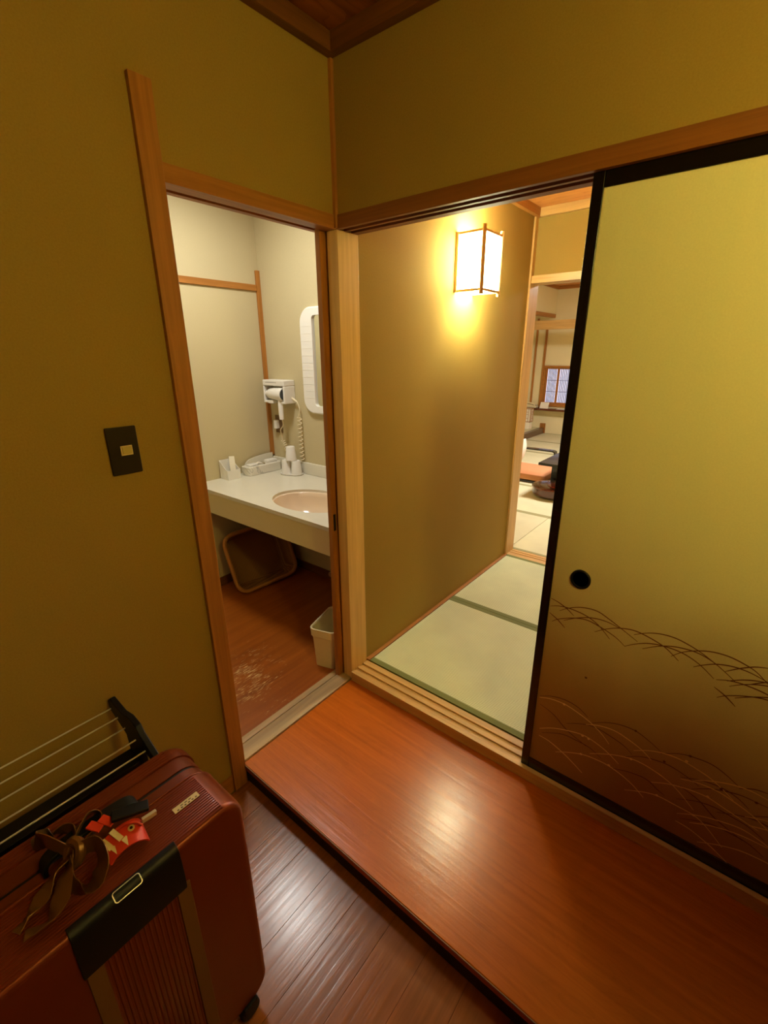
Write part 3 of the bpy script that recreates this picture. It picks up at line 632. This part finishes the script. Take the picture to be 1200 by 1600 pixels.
# ---- suitcase
SX0, SX1, SY0, SY1, SZ0, SZ1 = .325, .572, -1.385, -.928, -.04, .600
t = thing('suitcase', (.45, -1.155, ZF), 'copper-red ribbed hard-shell suitcase standing in front of the rack', 'suitcase')
def shell(x0, x1, ins, rr, capr, ends):
    """rounded outline in y-z, extruded along x, with softened cap edges"""
    mb = MB(); prev = None
    prof = []
    n = 5
    if ends[0]: prof += [(x0+capr*(1-math.sin(math.pi/2*i/n)), capr*(1-math.cos(math.pi/2*i/n)))for i in range(n, 0, -1)]
    prof.append((x0+(capr if ends[0] else 0), 0)); prof.append((x1-(capr if ends[1] else 0), 0))
    if ends[1]: prof += [(x1-capr*(1-math.sin(math.pi/2*i/n)), capr*(1-math.cos(math.pi/2*i/n))) for i in range(1, n+1)]
    for x, inn in prof:
        q = ins+inn
        A = mb.ring([(x, u, v) for u, v in rrect(SY0+q, SY1-q, SZ0+q, SZ1-q, max(rr-q, .008), 8)])
        if prev: mb.bridge(prev, A)
        else: mb.cap(A, True)
        prev = A
    mb.cap(prev); return mb
shell(.452, SX1, 0, .05, .014, (False, True)).build('front_shell', M['case'], t, smooth=True)
shell(.446, .452, -.0035, .058, .01, (False, False)).build('edge_bead', M['case'], t, bevel=.002)
shell(.421, .446, .004, .055, .01, (False, False)).build('front_band', M['case_band'], t, smooth=True)
shell(.413, .421, .007, .055, .01, (False, False)).build('gasket', M['rubber'], t, smooth=True)
shell(.375, .413, .004, .055, .01, (False, False)).build('rear_band', M['case_band'], t, smooth=True)
shell(SX0, .375, .0, .055, .024, (True, False)).build('rear_shell', M['case'], t, smooth=True)
rb = MB()
for i in range(20):
    x = .4580+i*.0056
    z = SZ1 - (0 if x < SX1-.014 else .014-math.sqrt(max(0, .014**2-(x-(SX1-.014))**2)))
    rb.cyl((x, SY0+.045, z-.0009), (x, SY1-.042, z-.0007), .0019, n=8)
for i in range(6):
    x = .338+i*.007
    z = SZ1 - (0 if x > SX0+.024 else .024-math.sqrt(max(0, .024**2-(x-(SX0+.024))**2)))
    rb.cyl((x, SY0+.05, z-.0012), (x, SY1-.05, z-.0012), .0024, n=8)
rb.build('top_ribs', M['case'], t, smooth=True)
rb = MB()
for i in range(17):
    y = -1.222+i*.0084
    rb.cyl((SX1-.0012, y, .03), (SX1-.0012, y, .50), .0028, n=6)
rb.build('front_ribs', M['case'], t, smooth=True)
# black lock housing wrapped over the front edge
lk = MB(); R_ = .014; off = .004; path = []
path.append((SX1-R_-.002, SZ1+off*.6))
for i in range(7):
    a = math.pi/2*i/6; path.append((SX1-R_+(R_+off)*math.sin(a), SZ1-R_+(R_+off)*math.cos(a)))
path += [(SX1+.006, .56), (SX1+.008, .53), (SX1+.006, .497)]
inner = [(SX1-.004, .497), (SX1-.004, .57), (SX1-R_-.002, SZ1-.01)]
lk.prism(path+inner, 'y', -1.243, -1.066)
lk.build('lock_housing', M['black_matt'], t, bevel=.0025, seg=3)
lg = MB()
a = math.radians(40)
cx, cz = SX1-R_+(R_+off)*math.sin(a), SZ1-R_+(R_+off)*math.cos(a)
nx, nz = math.sin(a), math.cos(a); tx, tz = math.cos(a), -math.sin(a)
loop = [(cx+nx*.0006+tx*v, u, cz+nz*.0006+tz*v) for u, v in rrect(-1.176, -1.132, -.0085, .0085, .004, 4)]
MB().tube(loop, .0009, 6, True).build('logo_frame', M['rod'], t, smooth=True)
for y in (-1.0715, -1.2265):
    MB().box(SX1-.004, SX1+.0035, y-.013, y+.013, .0, .505).build('trim_strip', M['strap'], t, bevel=.0015)
# handle on the top, half hidden by the ribbon
hp = catmull([(.43, -1.235, .598), (.43, -1.23, .618), (.43, -1.21, .628), (.43, -1.155, .631), (.43, -1.10, .628), (.43, -1.08, .618), (.43, -1.075, .598)], 5)
MB().strip(hp, (1, 0, 0), .026, .008).build('carry_handle', M['black_matt'], t, bevel=.002)
for x, y in ((.352, -.98), (.563, -.985), (.352, -1.33), (.563, -1.325)):
    wh = MB().cyl((x-.012, y, ZF+.025), (x+.012, y, ZF+.025), .025, n=20).build('wheel', M['rubber'], t, bevel=.003)
    MB().box(x-.017, x+.017, y-.02, y+.02, ZF+.034, SZ0+.012).build('wheel_fork', M['black_matt'], t, bevel=.004)
stk = MB().box(.495, .509, -1.037, -.985, SZ1+.002, SZ1+.0026).build('sticker', M['sticker'], t)
pr_ = MB()
for i in range(6): pr_.box(.5045, .5068, -1.031+i*.0075, -1.0272+i*.0075, SZ1+.0026, SZ1+.0028)
for i in range(3): pr_.box(.4995, .5012, -1.022+i*.0085, -1.0165+i*.0085, SZ1+.0026, SZ1+.0028)
pr_.build('printed_marks', M['ink'], stk)

# ---- satin ribbon tied to the suitcase handle
t = thing('ribbon_bow', (.47, -1.20, SZ1), 'bronze satin ribbon tied in a loose bow on the suitcase handle', 'ribbon')
def rib(pts, wd, w, name):
    P = catmull(pts, 6); n = len(P)
    dirs = []
    for i in range(n):
        f = i/(n-1)*(len(wd)-1); k = min(int(f), len(wd)-2); dirs.append(Vector(wd[k]).lerp(Vector(wd[k+1]), f-k))
    ws = [w*(.55+.45*math.sin(math.pi*min(1, i/(n-1)*1.1))) for i in range(n)]
    return MB().strip(P, dirs, ws, .0016).build(name, M['satin'], t, smooth=True, angle=60)
z0 = SZ1+.004
rib([(.462, -1.195, .632), (.425, -1.215, .648), (.398, -1.222, .640), (.392, -1.202, .626), (.418, -1.18, .634), (.462, -1.19, .640)], [(0, .3, 1), (.3, .2, 1), (.9, -.3, .4), (.3, .3, 1), (0, .4, 1)], .036, 'loop')
rib([(.465, -1.19, .634), (.495, -1.165, .650), (.530, -1.170, .640), (.537, -1.195, .622), (.508, -1.212, .624), (.466, -1.195, .636)], [(0, .2, 1), (.4, .3, .8), (.9, .2, .3), (.4, .4, .9), (0, .3, 1)], .040, 'loop')
rib([(.445, -1.185, .640), (.425, -1.155, .650), (.420, -1.138, .636), (.437, -1.15, .624), (.458, -1.185, .628)], [(.4, 0, 1), (.6, 0, .9), (.9, .2, .3), (.4, .3, .9), (.2, 0, 1)], .030, 'loop')
rib([(.47, -1.197, .632), (.492, -1.215, .630), (.515, -1.232, .618), (.530, -1.255, .610), (.520, -1.285, .606)], [(.3, -.5, .9), (.9, .3, .3), (1, .5, .2), (.6, .4, .7), (1, .3, .1)], .034, 'tail')
rib([(.462, -1.2, .630), (.47, -1.225, .626), (.485, -1.25, .614), (.497, -1.275, .609), (.505, -1.292, .606)], [(1, .2, .4), (.6, .2, .8), (1, .2, 0), (.7, -.2, .6), (1, .1, 0)], .030, 'tail')
MB().tube(catmull([(.452, -1.2, .622), (.452, -1.19, .645), (.470, -1.183, .648), (.480, -1.190, .632), (.470, -1.2, .618), (.452, -1.2, .622)], 5), .009, 8).build('knot', M['satin'], t, smooth=True)

# ---- red luggage tag with black strap
t = thing('luggage_tag', (.49, -1.125, SZ1), 'red and cream rubber luggage tag on a black strap on the suitcase', 'luggage tag')
def slab(pts, w, d, name, m, th=.003):
    return MB().strip(catmull(pts, 6), d, w, th).build(name, m, t, bevel=.0008)
# curved rubber body: runs along y, its width along x; the far end rolls up
slab([(.497, -1.160, .612), (.496, -1.145, .622), (.498, -1.125, .628), (.502, -1.108, .628), (.505, -1.097, .622), (.503, -1.092, .612)], .044, (1, -.12, -.25), 'tag_body', M['red'])
slab([(.478, -1.128, .628), (.486, -1.112, .634), (.496, -1.100, .634), (.503, -1.094, .628)], .014, (.5, -.2, 1), 'tag_flap', M['red'])
dd = Vector((1, .28, -.28)).normalized(); nn = Vector((.27, 0, 1)).normalized(); ee = nn.cross(dd).normalized()
for c, hl in (((.489, -1.133, .6322), .013), ((.509, -1.124, .6262), .008), ((.489, -1.150, .6258), .012), ((.507, -1.142, .6212), .008)):
    MB().obox(c, dd, ee, nn, hl, .0046, .0012).build('cream_block', M['cream'], t)
MB().obox((.449, -1.152, .640), (.5, .3, -.1), (-.45, 1, .1), (.1, .05, 1), .013, .0075, .0018).build('tag_loop', M['red'], t, bevel=.001)
MB().obox((.455, -1.134, .641), (.6, .3, -.1), (-.4, 1, .1), (.1, .05, 1), .014, .0075, .0018).build('tag_loop', M['red'], t, bevel=.001)
MB().obox((.468, -1.098, .640), Vector((.02, .054, -.008)), (1, -.37, 0), (0, .12, 1), .031, .0115, .004).build('black_strap', M['black_matt'], t, bevel=.002)
MB().obox((.493, -1.077, .625), (.1, 1, 0), (1, 0, -.3), (.3, 0, 1), .013, .003, .007).build('metal_end', M['rod'], t, bevel=.001)
MB().cyl((.496, -1.110, .6315), (.4963, -1.110, .6328), .0058, n=16).build('cream_ring', M['cream'], t)
MB().cyl((.4963, -1.110, .6328), (.4965, -1.110, .6334), .0026, n=12).build('dark_dot', M['black_matt'], t)
# ---------------------------------------------------------------- washroom things
CZ, CY0, CXR = .715, .045, -.085
t = thing('wash_counter', (-.69, .35, 0), 'cream laminate wash counter with an oval inset basin', 'wash counter')
bx, by, ba, bb = -.515, .275, .245, .172
mb = MB(); n = 64
def hit(c, s, x0, x1, y0, y1):
    k = min([(x1-bx)/c if c > 1e-6 else 9, (x0-bx)/c if c < -1e-6 else 9, (y1-by)/s if s > 1e-6 else 9, (y0-by)/s if s < -1e-6 else 9]); return (bx+c*k, by+s*k)
angs = sorted([2*math.pi*i/n for i in range(n)]+[math.atan2(y-by, x-bx) % (2*math.pi) for x in (WX, CXR) for y in (CY0, WY)])
inn_t = mb.ring([(bx+ba*math.cos(a), by+bb*math.sin(a), CZ) for a in angs]); out_t = mb.ring([hit(math.cos(a), math.sin(a), WX, CXR, CY0, WY)+(CZ,) for a in angs])
inn_b = mb.ring([(bx+ba*math.cos(a), by+bb*math.sin(a), CZ-.02) for a in angs]); out_b = mb.ring([hit(math.cos(a), math.sin(a), WX, CXR, CY0, WY)+(CZ-.02,) for a in angs])
mb.bridge(inn_t, out_t); mb.bridge(out_t, out_b); mb.bridge(out_b, inn_b); mb.bridge(inn_b, inn_t)
mb.build('countertop', M['counter'], t, bevel=.003, seg=3)
MB().box(WX, CXR, CY0+.004, CY0+.026, CZ-.145, CZ-.018).build('front_panel', M['fascia'], t, bevel=.002)
MB().box(WX+.017, CXR, WY-.02, WY, CZ, CZ+.075).build('backsplash', M['counter'], t, bevel=.004, seg=3)
bs = MB(); prof = [(1.03, -.019), (1.0, -.024), (.97, -.045), (.90, -.085), (.76, -.125), (.5, -.148), (.2, -.155), (.09, -.157)]
prev = None
for k, z in prof:
    A = bs.ring([(bx+ba*k*math.cos(a), by+bb*k*math.sin(a), CZ+z) for a in [2*math.pi*i/48 for i in range(48)]])
    if prev: bs.bridge(prev, A)
    prev = A
bs.cap(prev)
bo = bs.build('basin', M['basin'], t, smooth=True)
sm = bo.modifiers.new('thick', 'SOLIDIFY'); sm.thickness = .008; sm.offset = 1
MB().lathe((bx, by, CZ-.156), [(.02, 0), (.02, .003), (.016, .004)], 20).build('drain', M['chrome'], bo, smooth=True)
MB().tube(catmull([(bx, by, CZ-.17), (bx, by, .50), (bx, by+.03, .455), (bx, by+.10, .455), (bx, by+.12, .49), (bx, by+.2, .50), (bx, WY-.002, .50)], 5), .017, 12).build('drain_pipe', M['chrome'], t, smooth=True)
# stop valve under the counter
v = thing('stop_valve', (-.615, .5, .10), 'small chrome stop valve under the wash counter', 'valve')
MB().cyl((-.60, WY, .17), (-.60, .50, .17), .009, n=12).build('pipe', M['chrome'], v, smooth=True)
MB().lathe((-.60, .50, .14), [(.012, 0), (.012, .05), (.008, .055), (.008, .075)], 14).build('valve_body', M['chrome'], v, smooth=True)
MB().cyl((-.60, .50, .17), (-.60, .465, .17), .015, .017, 8).build('knob', M['chrome'], v, bevel=.002)
MB().cyl((-.60, .50, .21), (-.60, .50, .565), .006, n=10).build('riser', M['chrome'], v, smooth=True)

# mirror with ribbed white plastic frame
t = thing('mirror', (-.57, WY, 1.10), 'white rounded plastic mirror above the wash counter', 'mirror')
mx0, mx1, mz0, mz1 = -.928, -.24, 1.108, 1.700
fr = MB()
o_t = rrect(mx0, mx1, mz0, mz1, .085, 10); i_t = rrect(mx0+.105, mx1-.105, mz0+.045, mz1-.045, .02, 10)
A = fr.ring([(x, WY-.001, z) for x, z in o_t]); B = fr.ring([(x, WY-.018, z) for x, z in o_t])
o2 = rrect(mx0+.008, mx1-.008, mz0+.008, mz1-.008, .078, 10); Bb = fr.ring([(x, WY-.026, z) for x, z in o2])
C_ = fr.ring([(x, WY-.026, z) for x, z in i_t]); D_ = fr.ring([(x, WY-.012, z) for x, z in i_t])
fr.bridge(A, B); fr.bridge(B, Bb); fr.bridge(Bb, C_); fr.bridge(C_, D_)
fr.build('frame', M['white_gloss'], t, smooth=True)
MB().box(mx0+.104, mx1-.104, WY-.014, WY-.008, mz0+.044, mz1-.044).build('mirror_glass', M['mirror'], t)
for i in range(11):
    z = 1.20+i*.04
    for a, b in ((mx0+.006, mx0+.1), (mx1-.1, mx1-.006)):
        MB().box(a, b, WY-.0270, WY-.0255, z-.0012, z+.0012).build('frame_rib', M['white_gloss'], t)

# outlet with plug
t = thing('wall_outlet', (-1.207, WY, .955), 'brown wall outlet plate below the hair dryer', 'outlet')
MB().box(-1.241, -1.174, WY-.007, WY, .955, 1.068).build('plate', M['outlet'], t, bevel=.002)
pg = MB().box(-1.226, -1.198, WY-.034, WY-.007, .985, 1.04).build('plug', M['white'], t, bevel=.003)

# dryer holder
t = thing('dryer_holder', (-1.13, WY, 1.157), 'white wall box holding the hair dryer', 'dryer holder')
hx0, hx1, hy, hz0, hz1 = -1.236, -1.030, .566, 1.157, 1.297
h = MB()
h.box(hx0, hx1, hy, WY, 1.262, hz1).box(hx1-.016, hx1, hy, WY, hz0, 1.262).box(hx0, hx0+.012, hy, WY, hz0, 1.262).box(hx0+.012, hx1-.016, WY-.012, WY, hz0, 1.262).box(hx0+.012, hx0+.085, hy, WY-.012, hz0, hz0+.014).box(hx1-.05, hx1-.016, hy, WY-.012, hz0, hz0+.014)
h.build('housing', M['white'], t, bevel=.005, seg=3)
MB().box(hx0+.05, hx0+.098, hy-.006, hy+.02, hz0-.002, hz0+.018).build('hook', M['white'], t, bevel=.003)
nm = MB()
for i in range(9): nm.box(hx0+.03+i*.012, hx0+.038+i*.012, hy-.0006, hy+.001, 1.281, 1.284)
nm.build('printed_marks', M['lattice'], t)
# hair dryer
t = thing('hair_dryer', (-1.10, .585, 1.06), 'white hair dryer hanging in the wall box with a coiled cream cord', 'hair dryer')
by_ = .584; bz = 1.213
body = MB(); prev = None
for x, r in ((-1.222, .012), (-1.218, .017), (-1.194, .020), (-1.190, .029), (-1.17, .035), (-1.13, .038), (-1.09, .040), (-1.060, .040), (-1.053, .038)):
    A = body.ring([(x, by_+r*math.cos(a), bz+r*math.sin(a)) for a in [2*math.pi*i/24 for i in range(24)]])
    if prev: body.bridge(prev, A)
    else: body.cap(A, True)
    prev = A
body.cap(prev); body.build('barrel', M['white_gloss'], t, smooth=True)
MB().cyl((-1.0535, by_, bz), (-1.0495, by_, bz), .036, .034, 24).build('intake_grille', M['dark_grey'], t, smooth=True)
MB().tube([(-1.085, by_-.004, 1.19), (-1.085, by_-.008, 1.15), (-1.083, by_-.01, 1.10), (-1.082, by_-.01, 1.060)], [.018, .0165, .0155, .014], 16).build('handle', M['white_gloss'], t, smooth=True)
# cord: from handle down, coil, loop behind the cups, coil up into the holder
def coil(p0, p1, turns, r, n=14):
    p0 = Vector(p0); p1 = Vector(p1); d = (p1-p0); a = d.normalized().orthogonal().normalized(); b = d.normalized().cross(a)
    return [p0+d*(i/(turns*n))+(a*math.cos(2*math.pi*i/n)+b*math.sin(2*math.pi*i/n))*r for i in range(turns*n+1)]
MB().tube(catmull([(-1.082, .578, 1.060), (-1.095, .59, 1.02), (-1.135, .60, .985), (-1.150, .62, .945), (-1.148, .62, .915)], 6), .0032, 8).build('cord', M['cord'], t, smooth=True)
MB().tube(coil((-1.148, .625, .915), (-1.085, .622, .806), 9, .0115), .0032, 6).build('coiled_cord', M['cord'], t, smooth=True)
MB().tube(catmull([(-1.030, .628, 1.188), (-.992, .628, 1.172), (-.972, .63, 1.125), (-.985, .632, 1.078)], 6), .0036, 8).build('cord', M['cord'], t, smooth=True)
MB().tube(coil((-.985, .634, 1.075), (-.985, .637, .80), 11, .0125), .0034, 6).build('coiled_cord', M['cord'], t, smooth=True)
MB().cyl((-1.032, .626, 1.190), (-.990, .628, 1.168), .0065, .005, 12).build('cord_sleeve', M['cord'], t, smooth=True)
# plug lead
# tissue box cover
t = thing('tissue_box', (-1.228, .495, CZ), 'white marbled tissue box cover in the corner of the wash counter', 'tissue box')
MB().prism(rrect(-1.274, -1.182, .364, .628, .022, 6), 'z', CZ+.0005, CZ+.056).build('cover', M['marble'], t, bevel=.004, seg=3)
MB().box(-1.25, -1.206, .39, .455, CZ+.056, CZ+.067).build('lid_flap', M['white'], t, bevel=.005, seg=3)
MB().box(-1.25, -1.206, .53, .61, CZ+.056, CZ+.074).build('lid_flap', M['white'], t, bevel=.006, seg=3)
MB().strip(catmull([(-1.23, .45, CZ+.058), (-1.222, .47, CZ+.072), (-1.215, .49, CZ+.071), (-1.2, .505, CZ+.060)], 5), (1, 0, .2), .03, .001).build('tissue', M['ivory'], t)
bp = [(.40, CZ+.001), (.631, CZ+.001), (.631, CZ+.102), (.58, CZ+.102), (.50, CZ+.096), (.44, CZ+.085), (.415, CZ+.07), (.40, CZ+.045)]
t2 = thing('card_stand', (-1.285, .52, CZ), 'curved off-white board standing behind the tissue box', 'board')
MB().prism(bp, 'x', -1.286, -1.279).build('board', M['counter'], t2, bevel=.001)
# amenity box with packet
t = thing('amenity_box', (-1.246, .273, CZ), 'white open plastic box with a slanted front on the wash counter', 'box')
ax0, ax1, ay0, ay1 = -1.288, -1.206, .228, .318
side = [(ax0, CZ+.0005), (ax1, CZ+.0005), (ax1, CZ+.058), (ax1-.02, CZ+.066), (ax1-.045, CZ+.085), (ax1-.065, CZ+.104), (ax0, CZ+.116)]
for y0, y1 in ((ay0, ay0+.003), (ay1-.003, ay1)): MB().prism(side, 'y', y0, y1).build('side', M['white'], t)
MB().box(ax1-.003, ax1, ay0+.003, ay1-.003, CZ+.0005, CZ+.058).build('front', M['white'], t)
MB().box(ax0, ax0+.003, ay0+.003, ay1-.003, CZ+.0005, CZ+.116).build('back', M['white'], t)
MB().box(ax0+.003, ax1-.003, ay0+.003, ay1-.003, CZ+.0005, CZ+.004).build('base', M['white'], t)
pk = thing('toothbrush_packet', (-1.24, .285, CZ+.004), 'slim white packet standing in the amenity box', 'packet')
MB().obox((-1.232, .284, CZ+.073), (.25, 1, -.1), (1, -.25, .25), (-.22, .12, 1), .0175, .002, .066).build('packet', M['ivory'], pk, bevel=.0008)
# cups on a tray
t = thing('cup_tray', (-1.03, .59, CZ), 'white oval tray under the upside-down cups', 'tray')
ta = Vector((.62, .2, 0)).normalized(); tb = Vector((-ta.y, ta.x, 0)); tc_ = Vector((-1.022, .574, CZ))
def stad(L_, r, z): 
    out = []
    for i in range(17): a = -math.pi/2+math.pi*i/16; out.append(tc_+ta*(L_+r*math.cos(a))+tb*(r*math.sin(a))+Vector((0, 0, z)))
    for i in range(17): a = math.pi/2+math.pi*i/16; out.append(tc_+ta*(-L_+r*math.cos(a))+tb*(r*math.sin(a))+Vector((0, 0, z)))
    return out
m_ = MB(); prev = None
for L_, r, z in ((.034, .038, .0005), (.036, .042, .004), (.036, .043, .009), (.036, .040, .010), (.036, .037, .006)):
    A = m_.ring(stad(L_, r, z))
    if prev: m_.bridge(prev, A)
    else: m_.cap(A, True)
    prev = A
m_.cap(prev); m_.build('tray', M['white'], t, smooth=True)
def cup(c, label):
    o = MB().lathe(c, [(.0345, 0), (.0355, .001), (.0352, .004), (.0272, .083), (.0255, .0865), (.0235, .087), (.0225, .0855), (.001, .0855)], 32).build('cup', M['white'], None, smooth=True)
    return tag(o, label, 'cup', 'cups on the tray')
c1 = tc_-ta*.035+Vector((0, 0, .0065)); c2 = tc_+ta*.036+Vector((0, 0, .0065))
cup(c1, 'upside-down white plastic cup on the left end of the tray'); cup(c2, 'upside-down white plastic cup on the right end of the tray')
cup(tc_+ta*.002+Vector((0, 0, .0945)), 'upside-down white plastic cup stacked on top of the other two')
# wicker basket leaning under the counter
t = thing('wicker_basket', (-1.16, .35, 0), 'shallow woven wicker basket tipped on its side under the wash counter', 'basket')
A_ = Vector((-1.068, .125, .012)); U = Vector((.055, .45, .02)).normalized(); V = Vector((-.145, 0, .37)); V = (V-U*V.dot(U)).normalized(); Nn = V.cross(U).normalized()
if Nn.x > 0: Nn = -Nn
WU, WV, DP = .44, .385, .115
def rr3(ins, dep, r): return [A_+U*u+V*v+Nn*dep for u, v in rrect(ins, WU-ins, ins, WV-ins, r, 8)]
bk = MB(); prev = None
for ins, dep, r in ((0, 0, .07), (.022, DP*.8, .055), (.04, DP, .045)):
    A = bk.ring(rr3(ins, dep, r)); 
    if prev: bk.bridge(prev, A)
    prev = A
bk.cap(prev)
B2 = bk.ring(rr3(.046, DP-.008, .04)); bk.cap(list(reversed(B2))); C2 = bk.ring(rr3(.030, DP*.78, .05)); bk.bridge(B2, C2); D2 = bk.ring(rr3(.010, 0, .065)); bk.bridge(C2, D2)
bk.build('basket_body', M['wicker'], t, smooth=True)
MB().tube(rr3(.004, -.002, .068), .0125, 10, True).build('rim', M['rattan'], t, smooth=True)
# waste bin beside the doorway
t = thing('waste_bin', (-.17, .05, 0), 'cream square plastic waste bin beside the washroom doorway', 'bin')
ang = math.radians(17); R0 = Matrix.Translation((-.216, -.050, 0)) @ Matrix.Rotation(ang, 4, 'Z')
m_ = MB(); prev = None
for ins, z, r in ((.012, .0005, .016), (.004, .16, .02), (.0, .175, .022), (-.003, .176, .024), (-.004, .212, .024), (-.001, .216, .024), (.003, .212, .022), (.006, .17, .02), (.015, .006, .014)):
    A = m_.ring([(u, v, z) for u, v in rrect(ins, .130-ins, ins, .21-ins, r, 6)])
    if prev: m_.bridge(prev, A)
    else: m_.cap(A, True)
    prev = A
m_.cap(prev); m_.xf(R0); m_.build('bin_body', M['bin'], t, smooth=True)
rm = MB().tube([R0 @ Vector((u, v, .2145)) for u, v in rrect(-.002, .132, -.002, .212, .023, 6)], .0035, 8, True).build('rim', M['bin'], t, smooth=True)

# ---------------------------------------------------------------- tatami room things
ZT = .0512
t = thing('low_table', (.1, 3.85, ZT), 'black lacquered low table in the tatami room', 'low table')
tx0, tx1, ty0, ty1, tz = -.374, .62, 3.20, 4.55, .40
MB().box(tx0, tx1, ty0, ty1, tz-.026, tz).build('table_top', M['black'], t, bevel=.003, seg=3)
MB().box(tx0+.05, tx1-.05, ty0+.32, ty1-.32, tz-.06, tz-.026).build('apron', M['black'], t, bevel=.002)
for x in (tx0+.02, tx1-.10):
    for y in (ty0+.36, ty1-.44): MB().box(x, x+.08, y, y+.08, ZT, tz-.026).build('leg', M['black'], t, bevel=.004)
# legless chair
t = thing('floor_chair', (-.7, 3.87, ZT), 'legless floor chair with an apricot cushion and a black armrest beside the low table', 'floor chair')
MB().box(-.93, -.47, 3.64, 4.10, ZT, ZT+.022).build('seat_board', M['black'], t, bevel=.004)
cu = MB(); prev = None
for ins, z in ((.03, .023), (.004, .035), (0, .06), (.006, .095), (.03, .118), (.08, .130), (.15, .135)):
    A = cu.ring([(u, v, ZT+z) for u, v in rrect(-.95+ins, -.44-ins, 3.63+ins, 4.10-ins, max(.05-ins*.3, .02), 6)])
    if prev: cu.bridge(prev, A)
    else: cu.cap(A, True)
    prev = A
cu.cap(prev); cu.build('seat_cushion', M['cushion'], t, smooth=True)
MB().strip(catmull([(-.965, 3.87, ZT+.10), (-.93, 3.87, ZT+.20), (-.915, 3.87, ZT+.32), (-.93, 3.87, ZT+.42), (-.96, 3.87, ZT+.49)], 6), (0, 1, 0), .42, .014).build('backrest', M['black'], t)
MB().strip(catmull([(-0.912, 3.87, ZT+.14), (-0.879, 3.87, ZT+.22), (-0.864, 3.87, ZT+.31), (-0.880, 3.87, ZT+.41)], 6), (0, 1, 0), .40, .03).build('back_pad', M['ivory'], t, bevel=.006)
MB().strip(catmull([(-.90, 4.10, .335), (-.86, 4.10, .345), (-.60, 4.10, .347), (-.53, 4.10, .345), (-.508, 4.10, .325), (-.505, 4.10, .25), (-.51, 4.10, ZT+.022)], 6), (0, 1, 0), .075, .016).build('armrest', M['black'], t, bevel=.002)
# round lacquer box under the table corner
t = thing('lacquer_box', (-.22, 3.31, ZT), 'round brown lacquer box on the tatami under the table corner', 'lacquer box')
MB().lathe((-.22, 3.31, ZT), [(.16, 0), (.185, .006), (.215, .03), (.22, .06), (.218, .085), (.222, .092)], 48).build('body', M['lac'], t, smooth=True)
MB().lathe((-.22, 3.31, ZT), [(.222, .092), (.224, .10), (.218, .108), (.19, .114), (.10, .116)], 48).build('lid', M['lac'], t, smooth=True)
MB().lathe((-.17, 3.31, ZT), [(.12, .1165), (.12, .1195), (.11, .121)], 32).build('lid_inlay', M['lac_red'], t, smooth=True)
# shelf along the window wall with telephone, card and papers
t = thing('wall_shelf', (-.8, 6.94, .47), 'dark red-brown shelf along the wall below the small window', 'shelf')
MB().box(-2.49, .4, 6.85, RY1, .470, .503).build('shelf_board', M['shelf'], t, bevel=.003)
MB().box(-.6, -.57, 6.88, RY1, .053, .47).build('support', M['shelf'], t)
MB().box(.3, .33, 6.88, RY1, .053, .47).build('support', M['shelf'], t)
t = thing('telephone', (-1.95, 6.93, .503), 'beige telephone at the left end of the shelf', 'telephone')
MB().prism([(-2.06, .504), (-1.85, .504), (-1.85, .52), (-1.87, .538), (-1.97, .556), (-2.04, .565), (-2.06, .55)], 'y', 6.87, 7.0).build('base', M['phone'], t, bevel=.005, seg=3)
MB().tube(catmull([(-2.05, 6.885, .575), (-2.03, 6.885, .59), (-1.96, 6.885, .585), (-1.90, 6.885, .565), (-1.875, 6.885, .55)], 5), [.016]*4+[.011]*12+[.016]*5, 10).build('handset', M['phone'], t, smooth=True)
kp = MB()
for i in range(3):
    for j in range(4): kp.box(-1.94+j*.018, -1.929+j*.018, 6.925+i*.02, 6.937+i*.02, .54, .556-j*.0045)
kp.build('keypad', M['dark_grey'], t)
o = MB().prism([(6.895, .504), (6.90, .504), (6.955, .605), (6.95, .605)], 'x', -1.795, -1.645).build('card', M['ivory']); tag(o, 'white folded card leaning beside the telephone', 'card')
o = MB().box(-1.49, -1.36, 6.88, 6.96, .504, .509).build('notepad', M['ivory'], bevel=.001); tag(o, 'flat white notepad on the shelf below the window', 'notepad')
# floor lantern in the alcove
t = thing('floor_lantern', (-1.935, 6.77, .142), 'white paper floor lantern with brown lattice standing in the alcove', 'floor lantern')
fx0, fx1, fy0, fy1 = -1.995, -1.865, 6.705, 6.835
MB().box(fx0+.008, fx1-.008, fy0+.008, fy1-.008, .1425, .268).build('base', M['ivory'], t, bevel=.003)
MB().box(fx0+.006, fx1-.006, fy0+.006, fy1-.006, .275, .497).build('paper_shade', M['ivory'], t)
lt = MB()
for x in (fx0, fx1-.009):
    for y in (fy0, fy1-.009): lt.box(x, x+.009, y, y+.009, .268, .503)
for z in (.268, .494):
    for y in (fy0, fy1-.009): lt.box(fx0, fx1, y, y+.009, z, z+.009)
    for x in (fx0, fx1-.009): lt.box(x, x+.009, fy0, fy1, z, z+.009)
for q in (.045, .085):
    lt.box(fx0+q-.0025, fx0+q+.0025, fy0+.001, fy0+.006, .27, .5); lt.box(fx1-.006, fx1-.001, fy0+q-.0025, fy0+q+.0025, .27, .5)
for z in (.33, .40, .44):
    lt.box(fx0, fx0+.085, fy0+.001, fy0+.006, z-.0025, z+.0025); lt.box(fx1-.006, fx1-.001, fy0+.045, fy1, z-.0025, z+.0025)
lt.build('lattice', M['trim_z'], t)
